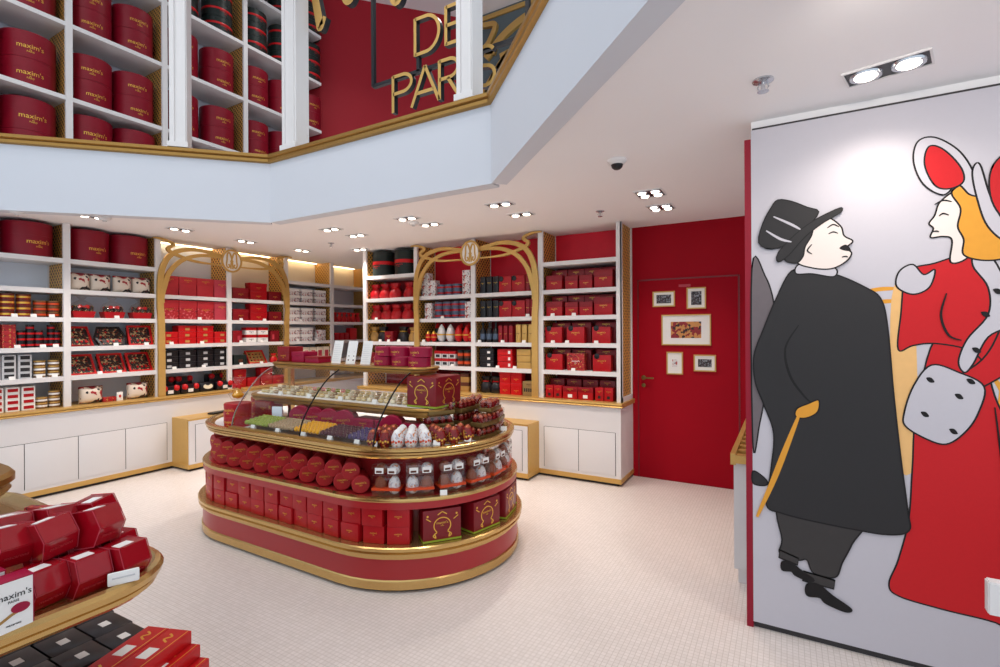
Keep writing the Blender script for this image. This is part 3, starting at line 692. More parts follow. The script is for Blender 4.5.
row('L2', 4, BKR, [3.215, 3.43, 3.645], 'tall rose-patterned gift box'); row('L2', 4, BKP, [3.86], 'tall pinkish gift box with gold print')
FB = boxk('flat_box', 'gift box', .205, .15, .072, REDO, tag=(0, .03, .05, .028, GOLD2), lid=REDO); FK = boxk('flat_box', 'gift box', .2, .15, .072, BLACK, tag=(0, .03, .05, .03, GREYP), lid=BLACK)
row('L2', 3, FB, [3.205, 3.42, 3.64, 3.86], 'flat bright red gift box', [2, 3, 3, 2], dz=.075)
row('L2', 2, FK, [3.21, 3.425, 3.64, 3.855], 'flat black gift box', [3, 3, 3, 3], dz=.075)
row('L2', 1, rosebox(BLACK), [3.20, 3.43], 'black ribboned box with red roses', 1, y=.0); row('L2', 1, rosebox(BLACK, .2, .2), [3.22, 3.44, 3.85], 'raised black rose-trimmed box', 1, y=.16, where='rear row')
bm = newbm(); lathe(bm, [(.1,0),(.105,.01),(.105,.1),(.095,.115),(0,.118)], 24)
for v in bm.verts: v.co.y *= .7
b2 = newbm(); lathe(b2, [(.06,0),(.06,.004),(0,.006)], 20, c=(0,-.07,.065), M=Matrix.Rotation(R_(80), 4, 'X') @ Matrix.Scale(.55, 4, (0,1,0)))
row('L2', 1, K('oval_box', 'gift box', mesh('oval_box', bm, BLACK), [('oval_label', mesh('oval_label', b2, TPALE))], .21, .15, .118), [3.645], 'black oval box with cream oval label', y=.0)
row('L2', 1, rosebox(BLACK), [3.865], 'black ribboned box with red roses beside the oval box', y=.0)
for l, xs in ((4, [3.55]), (3, [3.22,3.58]), (2, [3.25,3.6])): cards('L2', l, xs)
GF = boxk('gift_box', 'gift box', .22, .12, .15, REDD, lid=REDD, lw=.07, lz=.4); GF2 = boxk('gift_box', 'gift box', .25, .12, .115, REDB, lid=REDB, lw=.07, lz=.4); GF3 = boxk('gift_box', 'gift box', .2, .12, .13, REDM, lid=REDM, lw=.07, lz=.4)
for l in (5, 4):
    row('L3', l, GF, [4.12], 'dark red gift box beside the centre post'); row('L3', l, GF2, [4.385], 'red gift box in two-box stack', 2, dz=.118); row('L3', l, GF3, [4.645], 'maroon gift box beside the arch band')
WB = boxk('white_red_box', 'gift box', .15, .11, .1, PAPER, lid=REDB, lw=.07, lz=.35, ink=INK)
row('L3', 3, boxk('gift_box', 'gift box', .13, .12, .16, REDD, tag=(.02, .06, .04, .06, PINKR)), [4.07], 'dark red gift box with pink label'); row('L3', 3, WB, [4.27, 4.45], 'white red-lidded gift box', 2, dz=.103); row('L3', 3, boxk('gift_box', 'gift box', .14, .12, .16, REDM, tag=(-.03, .07, .03, .07, PINKR)), [4.64], 'maroon gift box with pale strip')
row('L3', 2, boxk('dark_box', 'gift box', .18, .12, .13, DKGREEN, tag=(0, .05, .06, .04, BROWN)), [4.11], 'dark gift box with brown label'); row('L3', 2, openbox(.26, .2, REDO, TAN), [4.4], 'open red tray of pale sweets', tilt=.6); row('L3', 2, pouch(.05, .13, REDO, FOIL), [4.64], 'small bright red gift pouch')
row('L3', 1, boxk('gift_box', 'gift box', .18, .12, .12, REDB, lid=REDB, lw=.06, lz=.3), [4.1, 4.3, 4.5, 4.69], 'red gift box', [2, 1, 2, 1], dz=.123)
for l, xs in ((4, [4.1,4.45]), (3, [4.1,4.4]), (2, [4.1,4.4])): cards('L3', l, xs)
WP = boxk('white_box', 'gift box', .2, .12, .1, PRBOX, lid=PAPER)
row('L4', 5, WP, [4.96, 5.2, 5.46], 'white patterned gift box', 2, dz=.103); row('L4', 4, WP, [4.96, 5.2, 5.46], 'white patterned gift box', 2, dz=.103)
row('L4', 3, WP, [4.96, 5.2], 'white patterned gift box', 2, dz=.103); row('L4', 3, boxk('gift_box', 'gift box', .17, .12, .17, PRBOX), [5.47], 'tall white patterned gift box'); 
row('L4', 2, boxk('cream_pack', 'package', .11, .1, .2, CREAM, tag=(0, .1, .07, .1, PINKR)), [4.92, 5.05, 5.18, 5.31, 5.44, 5.57], 'cream package with pink label')
row('L5', 4, pouch(.045, .16, REDO, REDB), [5.78, 5.88, 5.98, 6.08, 6.18, 6.28], 'bright red gift pouch'); row('L5', 3, boxk('gift_box', 'gift box', .085, .1, .12, REDB, lid=REDB), [5.78, 5.89, 6.0], 'small red gift box'); row('L5', 3, boxk('gift_box', 'gift box', .15, .1, .2, REDO), [6.15], 'tall bright red gift box')
cards('L4', 4, [5.05, 5.4]); cards('L4', 3, [5.0, 5.35])

# ------------------------------------------------------------------ goods on the wall beside the red door
row('R0', 6, hatbox(.155, .33, DKGREEN, ink=REDO, band=REDO), [-4.85, -4.45], 'dark round hat box with red band', y=.0)
PR = pouch(.09, .2, REDB, REDO)
row('R0', 5, PR, [-4.97, -4.79, -4.61, -4.36], 'red gathered gift pouch'); row('R0', 4, PR, [-4.95, -4.77, -4.59, -4.39], 'red gathered gift pouch')
row('R0', 3, pouch(.07, .2, TAN, FOIL), [-4.98], 'tan gathered pouch beside the post'); row('R0', 3, pouch(.085, .2, BLACK, FOIL), [-4.83, -4.47], 'black gathered pouch'); row('R0', 3, boxk('dark_box', 'gift box', .14, .1, .14, REDM, lw=.08), [-4.65], 'maroon box between two black pouches', y=.02); row('R0', 3, pouch(.06, .19, TAN, FOIL), [-4.29], 'tan gathered pouch beside the arch')
row('R0', 2, boxk('dark_box', 'gift box', .17, .1, .15, REDM, lw=.08), [-4.92, -4.7, -4.47], 'maroon gift box')
for l, xs in ((4, [-4.87]), (3, [-4.8,-4.65,-4.47])): cards('R0', l, xs)
SW = boxk('white_box', 'gift box', .11, .1, .1, PRBOX); BT = tin(.062, .07, BLUEG, BLUEG, REDB); 
row('R1', 5, SW, [-4.05], 'white patterned box at the arch band', 3); row('R1', 5, SW, [-3.94], 'white patterned box in second stack', 2); row('R1', 5, BT, [-3.82, -3.7, -3.58], 'blue-grey round tin', 2, dz=.071); row('R1', 5, SW, [-3.41], 'white patterned box at the centre post', [3])
row('R1', 4, SW, [-4.0], 'white patterned box at the arch band', 2); row('R1', 4, BT, [-3.86, -3.73, -3.6, -3.48], 'blue-grey banded round tin', 3, dz=.071); row('R1', 4, SW, [-3.375], 'white patterned box at the centre post', [2])
def figure(r, h, m, cap):
    bm = egg_bm(r, h, 14); b2 = newbm(); lathe(b2, [(r*.72,h*.8),(r*.5,h*.95),(r*.1,h*1.12),(0,h*1.13)], 12)
    b3 = newbm(); lathe(b3, [(r*.95,h*.42),(r*1.06,h*.44),(r*1.06,h*.5),(r*.95,h*.52)], 14)
    return K('chocolate_egg', 'chocolate egg', mesh('chocolate_egg', bm, m), [('cap', mesh('cap', b2, cap)), ('ribbon', mesh('ribbon', b3, FOIL))], 2*r, 2*r, h)
ER = figure(.042, .13, REDO, FOIL); ER2 = figure(.055, .19, REDO, REDO); EW = figure(.06, .2, WHITEF, PAPER)
row('R1', 3, ER, [-4.03, -3.94], 'small gold-capped red egg'); row('R1', 3, EW, [-3.83, -3.69], 'large white foil egg'); row('R1', 3, ER2, [-3.56, -3.44], 'large red foil egg'); row('R1', 3, ER, [-3.36], 'small red foil egg at the centre post')
row('R1', 3, figure(.05, .22, DKGREEN, REDO), [-4.0, -3.9, -3.62, -3.5], 'dark foil egg standing behind', y=.2)
JP = boxk('jar_pack', 'box', .1, .1, .09, GREYP, lid=REDB, tag=(0, .03, .06, .035, INK))
row('R1', 2, JP, [-3.85, -3.74, -3.63], 'white and red jar carton', 2, dz=.094); row('R1', 2, tin(.045, .1, BROWN, DKGREEN, ORANGE, 'preserve_jar', 'jar'), [-3.52, -3.42], 'dark orange-banded jar', 2); row('R1', 2, boxk('tan_box', 'box', .1, .1, .2, TAN), [-4.0], 'tall tan box')
row('R1', 1, boxk('tan_box', 'box', .12, .1, .11, TAN, lid=BROWN), [-3.6, -3.44], 'tan and brown box', 2, dz=.113); row('R1', 1, boxk('dark_box', 'box', .13, .1, .2, REDM), [-3.78, -3.95], 'maroon box')
for l, xs in ((4, [-3.75]), (3, [-4.05]), (2, [-3.6])): cards('R1', l, xs)
TB = boxk('tall_box', 'gift box', .075, .08, .2, BLACK, lw=.05, lz=.6); EB = boxk('gift_box', 'gift box', .165, .07, .19, REDB, lid=None, lw=.08, lz=.5)
b2 = newbm(); lathe(b2, [(.032,0),(.03,.006),(.012,.012),(0,.01)], 10, c=(-.055,-.036,.16), M=Matrix.Rotation(R_(90), 4, 'X')); ROS = ('rosette', mesh('rosette', b2, BLACK))
EB.parts.append(ROS); TR = boxk('slim_box', 'gift box', .05, .09, .2, REDD, lw=.035, lz=.5); TG = boxk('slim_box', 'gift box', .06, .09, .21, GOLD2, lw=.04, lz=.5, ink=BROWN)
for l, nm in ((5, 'tall black gift box'), (4, 'tall black and gold bottle box')):
    row('R2', l, TB, [-3.17, -3.08, -2.99], nm); row('R2', l, EB, [-2.86, -2.685], 'square red gift box with black rosette'); row('R2', l, TR, [-2.565, -2.505, -2.445], 'slim dark red gift box')
def bottle(r, h, m):
    bm = newbm(); lathe(bm, [(r*.95,0),(r,.005),(r,h*.55),(r*.8,h*.66),(r*.34,h*.75),(r*.34,h*.95),(r*.4,h*.96),(r*.4,h),(0,h)], 16)
    b2 = newbm(); lathe(b2, [(r*1.01,h*.15),(r*1.015,h*.16),(r*1.015,h*.42),(r*1.01,h*.43)], 16); return K('bottle', 'bottle', mesh('bottle', bm, m), [('label', mesh('label', b2, BLUEG))], 2*r, 2*r, h)
row('R2', 3, bottle(.038, .24, BLACK), [-3.19, -3.1, -3.01], 'black bottle with blue-grey label'); row('R2', 3, TR, [-2.93], 'slim dark red gift box next to the bottles'); row('R2', 3, TR, [-2.86, -2.79], 'slim red box before gold ones'); row('R2', 3, TG, [-2.69, -2.61, -2.53], 'slim upright gold box')
LB = boxk('long_box', 'gift box', .19, .12, .072, BLACK, tag=(.03, .035, .04, .035, PAPER), lid=BLACK); LR = boxk('long_box', 'gift box', .2, .12, .072, REDO, tag=(.06, .035, .03, .035, PAPER)); LG = boxk('long_box', 'gift box', .18, .12, .072, GOLD2)
row('R2', 2, LB, [-3.12], 'long black gift box', 3, dz=.075); row('R2', 2, LR, [-2.87], 'long bright red gift box', 3, dz=.075); row('R2', 2, LG, [-2.62], 'long gold gift box', 3, dz=.075)
row('R2', 1, pouch(.075, .2, BLACK, REDO), [-3.16, -3.02], 'black pouch with red ribbon'); row('R2', 1, boxk('gift_box', 'gift box', .14, .1, .13, REDO, lid=REDO, lw=.06, lz=.35), [-2.87, -2.72], 'bright red gift box', 2, dz=.133)
bx = boxk('kraft_box', 'gift box', .16, .1, .17, KRAFT, lw=.07, lz=.75, ink=BROWN); b2 = newbm()
for k in range(5): box(b2, -.062+.027*k, -.046+.027*k, -.052, -.049, .05, .09)
bx.parts.append(('print', mesh('print', b2, INK))); row('R2', 1, bx, [-2.54], 'kraft gift box with a row of dark windows', y=.02)
for l, xs in ((4, [-2.55]), (3, [-3.2,-2.88,-2.6]), (2, [-2.95,-2.72])): cards('R2', l, xs)
def four(l, a, b):
    row('R3', l, boxk('gift_box', 'gift box', .19, .1, .16, REDB, lid=REDD, lw=.07, lz=.45), [-2.235], f'{a} red gift box at the arch end'); row('R3', l, boxk('gift_box', 'gift box', .145, .1, .145, REDB, lid=REDD, lw=.06, lz=.4), [-2.03, -1.865], f'{a} small red gift box'); row('R3', l, boxk('gift_box', 'gift box', .2, .1, .19, REDB, lid=REDD, lw=.08, lz=.5), [-1.67], f'{a} wider red gift box at the post')
    row('R3', l, boxk('gift_box', 'gift box', .18, .1, .225, REDD, lid=REDD, lw=.07, lz=.85), [-2.22, -2.02, -1.83, -1.64], f'{b} dark red gift box', y=.17, where='rear row')
four(5, 'ribboned', 'tall'); four(4, 'glossy', 'upright')
EB3 = boxk('gift_box', 'gift box', .2, .08, .175, REDB, lw=.09, lz=.6); EB3.parts.append(ROS)
for p in ([0], ): pass
row('R3', 3, EB3, [-2.245, -1.985, -1.695], 'square red gift box with black rosette'); row('R3', 3, boxk('gift_box', 'gift box', .22, .1, .225, REDD, lw=.08, lz=.88), [-2.2, -1.96, -1.68], 'dark red box behind rosette boxes', y=.17)
row('R3', 2, EB3, [-2.24], 'square red rosette box, arch end'); row('R3', 2, boxk('gift_box', 'gift box', .2, .08, .19, PRGIFT, lw=.09, lz=.5, ink=PAPER), [-1.985], 'red and gold patterned gift box between rosette boxes'); row('R3', 2, EB3, [-1.69], 'square red gift box with black rosette at the post')
row('R3', 2, boxk('gift_box', 'gift box', .22, .1, .225, REDD, lw=.08, lz=.88), [-2.2, -1.96, -1.68], 'dark red gift box standing behind', y=.17)
SB = boxk('gift_box', 'gift box', .09, .1, .14, REDB, lw=.05, lz=.7, tag=(0, .04, .03, .03, DKGREEN)); LBX = boxk('gift_box', 'gift box', .165, .1, .13, REDB, lid=REDD, lw=.07, lz=.8, tag=(0, .035, .05, .035, PAPER))
row('R3', 1, SB, [-2.285, -2.185], 'small green-spotted red box', y=.02, where='arch end'); row('R3', 1, LBX, [-2.04, -1.865], 'red gift box with white label', y=.02); row('R3', 1, SB, [-1.71, -1.61], 'small green-spotted red box', y=.02, where='post end')
row('R3', 1, boxk('gift_box', 'gift box', .17, .1, .205, REDM, lw=.07, lz=.85), [-2.24, -2.04, -1.85, -1.66], 'maroon gift box', y=.14, where='rear row')
for l, xs in ((4, [-2.24,-1.99]), (3, [-2.24,-2.07,-1.74]), (2, [-2.0])): cards('R3', l, xs)

# ------------------------------------------------------------------ mezzanine shelving with hat boxes
XM = -6.6; MZ = [3.33, 4.12, 4.905, 5.69, 6.46]
MD = [.4, 1.36, 2.33, 3.275, 4.335, 5.34]
ms = ob('wall_shelving', None, loc=(XM, 0, 0), rot=(0, 0, PI/2), label='tall white shelving of hat boxes on the upper level', cat='shelving')
for x in MD:
    bxo('post', (x-.03, x+.03, 0, .03, 3.0, ROOF-.002), WHITE, ms); bxo('lattice_panel', (x-.012, x+.012, .03, .47, 3.0, ROOF-.002), LATT, ms, label='gold lattice divider')
for i in range(6):
    a, b = MD[i]+.013, (MD[i+1]-.013 if i < 5 else 5.66)
    for z in MZ: bxo('shelf', (a, b, .004, .5, z-.045, z), WHITE, ms)
MB1 = hatbox(.225, .27, CRIM, face=-.1, logo_w=.21); MB2 = hatbox(.21, .27, CRIM, face=-.1, logo_w=.19); MK = hatbox(.19, .2, DKGREEN, ink=REDO, band=REDO); ML = hatbox(.222, .33, CRIM, face=-.1, logo_w=.22)
MBAY = ['upper nearest bay', 'upper edge bay', 'upper second bay', 'upper third bay', 'upper fourth bay', 'upper last bay']
MS = ['lowest shelf', 'second shelf', 'third shelf', 'fourth shelf', 'fifth shelf']
def mrow(i, s, k, xs, lay, desc, dz=None):
    for a, x in enumerate(xs):
        for j in range(lay):
            z = MZ[s]+j*(dz or k.h)+.0005
            put(k, (XM-.02-k.d/2, x, z), PI/2+random.uniform(-.1, .1), f'{desc}{", "+ORD[a+1]+" from left" if len(xs) > 1 else ""}{", "+LAY[lay][j] if lay > 1 else ""}, {MS[s]}, {MBAY[i]}', 'hat boxes on the upper level shelving')
mrow(1, 0, ML, [1.6, 2.065], 2, 'big crimson hat box'); mrow(1, 1, MB1, [1.6, 2.065], 2, 'crimson hat box'); mrow(1, 2, MB1, [1.6, 2.065], 2, 'crimson hat box')
mrow(2, 0, ML, [2.58, 3.03], 2, 'big crimson hat box'); mrow(2, 1, MB2, [2.585, 3.02], 2, 'crimson hat box'); mrow(2, 2, MB2, [2.585, 3.02], 2, 'crimson hat box'); mrow(2, 3, MB2, [2.585, 3.02], 2, 'crimson hat box')
mrow(3, 0, ML, [3.56, 4.07], 2, 'big crimson hat box'); mrow(3, 1, MB2, [3.56, 4.05], 2, 'crimson hat box'); mrow(3, 2, MB2, [3.56, 4.05], 2, 'crimson hat box'); mrow(3, 3, MK, [3.58, 4.05], 3, 'red-banded dark hat box')
mrow(4, 1, MB2, [4.59, 5.06], 2, 'crimson hat box'); mrow(4, 2, MB2, [4.59, 5.06], 2, 'crimson hat box'); mrow(4, 3, MK, [4.58, 5.06], 3, 'red-banded dark hat box'); mrow(4, 4, MK, [4.58, 5.06], 3, 'red-banded dark hat box')
mrow(5, 2, MB2, [5.57], 2, 'crimson hat box'); mrow(5, 1, MB2, [5.57], 2, 'crimson hat box'); mrow(5, 3, MK, [5.57], 3, 'red-banded dark hat box'); mrow(5, 4, MK, [5.57], 3, 'red-banded dark hat box')

# ------------------------------------------------------------------ the island display
I0, I1, IY = -3.82, -2.53, 3.04
def stad(R, s):
    """point and outward direction along the island edge, s = 0 at the front left corner, growing to the right"""
    L = I1-I0
    if 0 <= s <= L: return (I0+s, IY-R, 0, -1)
    c, t = (I1, -PI/2+(s-L)/R) if s > L else (I0, -PI/2+s/R)
    return (c+R*math.cos(t), IY+R*math.sin(t), math.cos(t), math.sin(t))
def stadpath(x0, x1, cy, R, n=22):
    P = []
    for c, t0 in ((x1, -PI/2), (x0, PI/2)):
        for k in range(n+1):
            t = t0+PI*k/n; P.append((c+R*math.cos(t), cy+R*math.sin(t), math.cos(t), math.sin(t)))
    return P
def slab(bm, x0, x1, cy, R, z0, z1, mi=0): prism(bm, [(p[0], p[1]) for p in stadpath(x0, x1, cy, R)], z0, z1, 'z', mi)
_before = set(bpy.data.objects)
isl = ob('island_display', None, loc=(0, 0, 0), label='red and gold oval island display stand in the middle of the floor', cat='display stand')
bm = newbm(); slab(bm, I0, I1, IY, .755, .0, .022, 1); slab(bm, I0, I1, IY, .775, .075, .21); obm('base', bm, [ISLR, DARKG], isl)
bm = newbm(); sweep(bm, stadpath(I0, I1, IY, .775), [(-.02,.02),(.008,.02),(.008,.07),(.002,.078),(-.02,.078)]); obm('base_trim', bm, GOLDP, isl)
bm = newbm(); sweep(bm, stadpath(I0, I1, IY, .775), [(-.03,.205),(.005,.205),(.012,.222),(.028,.228),(.03,.245),(.02,.252),(.034,.262),(.034,.28),(.026,.286),(-.03,.286)]); slab(bm, I0, I1, IY, .75, .22, .284, 0); obm('lower_rim', bm, GOLDP, isl)
bm = newbm(); slab(bm, I0, I1, IY, .54, .284, .815); obm('core', bm, ISLR, isl)
bm = newbm(); sweep(bm, stadpath(I0, I1, IY, .75), [(-.02,.505),(.02,.505),(.02,.55),(-.02,.55)]); slab(bm, I0, I1, IY, .735, .51, .568); obm('middle_shelf', bm, ISLR, isl)
bm = newbm(); sweep(bm, stadpath(I0, I1, IY, .75), [(-.02,.55),(.024,.55),(.026,.558),(.022,.571),(-.02,.571)]); obm('shelf_edge', bm, GOLDP, isl)
bm = newbm(); sweep(bm, stadpath(I0, I1, IY, .725), [(-.04,.805),(-.004,.805),(.002,.814),(.014,.817),(.014,.826),(.006,.829),(.022,.834),(.024,.846),(.012,.849),(.029,.854),(.029,.868),(.02,.873),(-.012,.873),(-.014,.854),(-.04,.854)]); obm('counter_rim', bm, GOLDP, isl)
bm = newbm(); slab(bm, I0, I1, IY, .70, .81, .8525); obm('counter_deck', bm, WHITE, isl, label='white counter deck')
TX0, TX1, TYC = -3.93, -2.45, 3.04
def rrect(x0, x1, y0, y1, r, n=8):
    P = []
    for cx, cy, t0 in ((x1-r, y0+r, -90), (x1-r, y1-r, 0), (x0+r, y1-r, 90), (x0+r, y0+r, 180)):
        for k in range(n+1):
            t = R_(t0+90*k/n); P.append((cx+r*math.cos(t), cy+r*math.sin(t), math.cos(t), math.sin(t)))
    return P
def tier(nm, z0, z1, x0, x1, y0, y1, r):
    bm = newbm(); h = z1-z0; P = rrect(x0+.03, x1-.03, y0+.03, y1-.03, r-.03)
    sweep(bm, P, [(-.03,z0),(.0,z0),(.006,z0+h*.3),(.02,z0+h*.35),(.022,z0+h*.6),(.014,z0+h*.66),(.03,z0+h*.72),(.03,z1-.006),(.024,z1),(-.03,z1)])
    prism(bm, [(p[0]-.02*p[2], p[1]-.02*p[3]) for p in P], z0+.005, z1-.001, 'z')
    return obm(nm, bm, OLDG, isl)
tier('lower_tier', 1.01, 1.075, -4.13, -2.09, 2.67, 3.22, .17); tier('upper_tier', 1.295, 1.345, -3.92, -2.24, 2.75, 3.04, .12)
bm = newbm(); prism(bm, [(p[0], p[1]) for p in rrect(-4.09, -2.13, 2.71, 3.18, .14)], 1.075, 1.078, 'z'); obm('tier_liner', bm, PAPER, isl)
for x in (-3.86, -2.42):
    for y in (2.95, ):
        bm = newbm(); box(bm, x-.02, x+.02, y-.02, y+.02, .853, 1.3); obm('support_post', bm, GOLDP, isl)
# curved case glass
gp = spline([(2.335,.874),(2.362,.98),(2.44,1.1),(2.525,1.2),(2.6,1.265),(2.69,1.315)], 4)
for a, b in ((-3.75, -2.975), (-2.975, -2.29)):
    bm = newbm(); t_ = [[bm.verts.new((x_, p[0], p[1])) for p in gp] for x_ in (a+.003, b-.003)]
    for i_ in range(len(gp)-1): bm.faces.new((t_[0][i_], t_[1][i_], t_[1][i_+1], t_[0][i_+1]))
    obm('case_glass', bm, GLASS, isl, label='curved clear glass front')
for x, m_ in ((-3.75, CHROME), (-2.975, SEAL), (-2.29, SEAL)):
    bm = newbm(); strap(bm, gp, .008, x-.003, x+.003, 'x'); obm('glass_seal', bm, m_, isl)
bm = newbm(); prism(bm, gp+[(2.69,.874)], -3.756, -3.754, 'x'); obm('case_glass', bm, GLASS, isl)
bm = newbm(); box(bm, -3.76, -2.28, 2.315, 2.35, .866, .884); obm('case_sill', bm, OLDG, isl)

# lying round boxes on the middle shelf
def drum(r, l, m, lm, lid=True):
    Mx = Matrix.Rotation(R_(90), 4, 'X')
    bm = newbm(); lathe(bm, [(r-.002,0),(r-.002,l-.004)], 28, M=Mx, c=(0, l, 0)); me = mesh('round_box', bm, m)
    bm = newbm(); lathe(bm, [(0,0),(r-.004,0),(r,.003),(r,l*.35)], 28, M=Matrix.Rotation(R_(-90), 4, 'X'))
    return K('round_box', 'round box', me, [('lid', mesh('lid', bm, lm)), ('lettering', logo(r*1.15, -.0012, .004, FOIL))], 2*r, l, 2*r)
DR = drum(.057, .17, DRUMR, DRUMR); ph = R_(38)
def dput(k, R, s, z, desc, grp, phi=ph):
    x, y, nx, ny = stad(R, s); a = math.atan2(ny, nx)+phi
    put(k, (x, y, z), a+PI/2, desc, grp)
dl = [-.70, -.525, -.35, -.175, 0, .165, .33, .495, .66, .825, .995, 1.165, 1.33, 1.485]
for i, s in enumerate(dl): dput(DR, .70, s-.075, .572+.056, f'red round box lying in the lower row, {ORD[i+1]} from left end of island', 'red round boxes lying on the island middle shelf', ph if s >= 0 else R_(20))
dl2 = [-.44, -.265, -.09, .08, .2475, .4125, .5775, .7425, .91, 1.08, 1.2475, 1.405]
for i, s in enumerate(dl2): dput(DR, .70, s-.075, .572+.056+.0755, f'red round box lying in the upper row, {ORD[i+1]} from left end of island', 'red round boxes lying on the island middle shelf', ph if s >= 0 else R_(20))
# packs of chocolate eggs
def half_egg(r, h, m, cx, z0=0, mis=None):
    b = egg_bm(r, h, 14); t = newbm(); me = bpy.data.meshes.new('x'); b.to_mesh(me); b.free(); me.transform(Matrix.Translation((cx, 0, z0))); t.from_mesh(me); bpy.data.meshes.remove(me); return t
def eggpack(w, h, two, swap):
    bm = newbm(); box(bm, -w/2, w/2, -.05, .05, 0, h, bev=.008); ps = []
    k = -1 if swap else 1
    if two:
        ps += [('white_egg', mesh('white_egg', half_egg(.04, h*.94, None, k*.043, .004), PREGG)), ('chocolate_egg', mesh('chocolate_egg', half_egg(.04, h*.92, None, -k*.043, .004), MILK))]
        b = newbm(); box(b, -w/2-.001, w/2+.001, -.0515, .0515, h*.3, h*.42); ps.append(('ribbon', mesh('ribbon', b, ORANGE)))
    else:
        ps += [('white_egg', mesh('white_egg', half_egg(.038, h*.95, None, k*.045, .003), PREGG)), ('chocolate_egg', mesh('chocolate_egg', half_egg(.038, h*.95, None, -k*.04, .003), MILK))]
        b = newbm(); box(b, -.027, .027, -.0525, -.0505, h*.25, h*.75, 0); box(b, -.02, .016, -.0529, -.0524, h*.32, h*.5, 1); lm_ = mesh('label', b, PAPER, BROWN)
        ps += [('label', lm_, (-.038, 0, 0)), ('label', lm_, (.042, 0, 0))]
    return K('egg_pack', 'egg pack', mesh('egg_pack', bm, CLEAR), ps, w, .1, h)
E1, E1s, E2 = eggpack(.175, .125, True, False), eggpack(.175, .125, True, True), eggpack(.175, .072, False, False)
for i, s in enumerate((1.70, 1.90, 2.10, 2.30, 2.50, 2.70, 2.90)):
    x, y, nx, ny = stad(.68, s-.12); a = math.atan2(ny, nx)+PI/2
    put(E1s if i in (1,) else E1, (x, y, .572), a, f'clear pack of white and brown eggs with orange ribbon, {ORD[i+1]} from round boxes', 'egg packs on the island middle shelf')
    put(E2, (x, y, .698), a, f'small labelled egg pack on top of {ORD[i+1]} ribboned pack from round boxes', 'small egg packs stacked on the ribboned packs')
# red cube boxes and big gift boxes on the lower rim
CB = boxk('cube_box', 'gift box', .139, .13, .108, REDB, lw=.045, lz=.55, lid=None, bev=.003)
cl = [-.84, -.69, -.54, -.39, -.24, -.085, .07, .222, .376, .53, .69, .846, .992, 1.14, 1.292, 1.45, 1.6, 1.75]
for i, s in enumerate(cl):
    x, y, nx, ny = stad(.69, s-.085); a = math.atan2(ny, nx)+PI/2
    for j in range(2): put(CB, (x+random.uniform(-.003,.003), y+(.0 if (i+j) % 4 else .008), .287+j*.109), a+random.uniform(-.05,.05), f'red cube gift box, {ORD[i+1]} from left end of island, {"bottom" if j == 0 else "top"} row on lower rim', 'red cube boxes on the island lower rim')
def biggift(w, d, h, green=True):
    bm = newbm(); box(bm, -w/2, w/2, -d/2, d/2, 0, h, bev=.006); ps = [('lettering', logo(w*.3, -d/2-.0008, h*.55))]
    y = -d/2-.001
    for face in (0, 1):
        t = newbm(); ww = w if not face else d; yy = -ww/2
        c = [(ww*.22*math.cos(R_(a)), h*.5+ww*.2*math.sin(R_(a))) for a in range(-50, 231, 14)]; strap(t, c, .006, -.0012, .0)
        for k in (-1, 1):
            strap(t, spline([(k*ww*.14,h*.3),(k*ww*.24,h*.2),(k*ww*.17,h*.13),(k*ww*.2,h*.24)], 4), .006, -.0012, 0); lathe(t, [(.007,0),(.005,.0012),(0,.0014)], 8, c=(k*ww*.38, 0, h*.82), M=Matrix.Rotation(R_(90), 4, 'X')); strap(t, [(k*ww*.3,h*.66),(k*ww*.42,h*.76)], .005, -.0012, 0)
        strap(t, [(-ww*.12,h*.84),(0,h*.93),(ww*.12,h*.84)], .006, -.0012, 0)
        o = newbm(); merge(o, t, Matrix.Translation((0, -d/2, 0)) if not face else Matrix.Rotation(PI/2, 4, 'Z') @ Matrix.Translation((0, -w/2, 0)))
        ps.append(('gold_ornament', mesh('gold_ornament', o, FOIL)))
    ps.append(('lettering', logo(d*.3, -w/2-.0008, h*.55), (0,0,0), (0,0,PI/2)))
    g = newbm(); box(g, -w/2-.001, w/2+.001, -d/2-.001, d/2+.001, .002, h*.07); ps.append(('green_band', mesh('green_band', g, GREENC)))
    return K('large_gift_box', 'gift box', mesh('large_gift_box', bm, REDM), ps, w, d, h)
BG = biggift(.245, .12, .2)
for i, s in enumerate((2.02, 2.33, 2.63, 2.93)):
    x, y, nx, ny = stad(.70, s-.10); put(BG, (x, y, .287), math.atan2(ny, nx)+PI/2, f'large maroon gift box with gold wreath, {ORD[i+1]} from cube boxes on island lower rim', 'large maroon gift boxes on the island lower rim')
    x, y, nx, ny = stad(.60, s)
put(PC, (*stad(.755, 1.98)[:2], .5715), .6, 'white price card on the island middle shelf edge, before the egg packs', 'white price cards on the island')

# counter: standing eggs and trays of small eggs
def stand_egg(r, h, m, top, gold):
    mis = [0]*9+[1]*3
    bm = egg_bm(r, h, 18, mis); me = mesh('foil_egg', bm, PMEGG if m is MARF else PREGG, top)
    b = newbm(); lathe(b, [(r*.5,0),(r*.6,.004),(r*.72,h*.1),(r*.6,h*.1)], 14)
    f = newbm(); P = [(r*1.03*math.cos(a), -r*1.03*math.sin(a)) for a in (0,)]
    for k in range(5):
        a = R_(-120+15+k*24); lathe(f, [(r*.16,-.003),(r*.18,0),(0,.003)], 8, c=(r*1.0*math.sin(R_(-48+24*k)), -r*1.0*math.cos(R_(-48+24*k)), h*(.4+.05*(k % 2))), M=Matrix.Rotation(R_(-48+24*k), 4, 'Z') @ Matrix.Rotation(R_(90), 4, 'X'))
    return K('foil_egg', 'chocolate egg', me, [('foot', mesh('foot', b, gold)), ('gold_pattern', mesh('gold_pattern', f, gold))], 2*r, 2*r, h)
SM = stand_egg(.0395, .128, MARF, COPPER, FOIL); SWh = stand_egg(.0415, .128, WHITEF, PAPER, ORANGE)
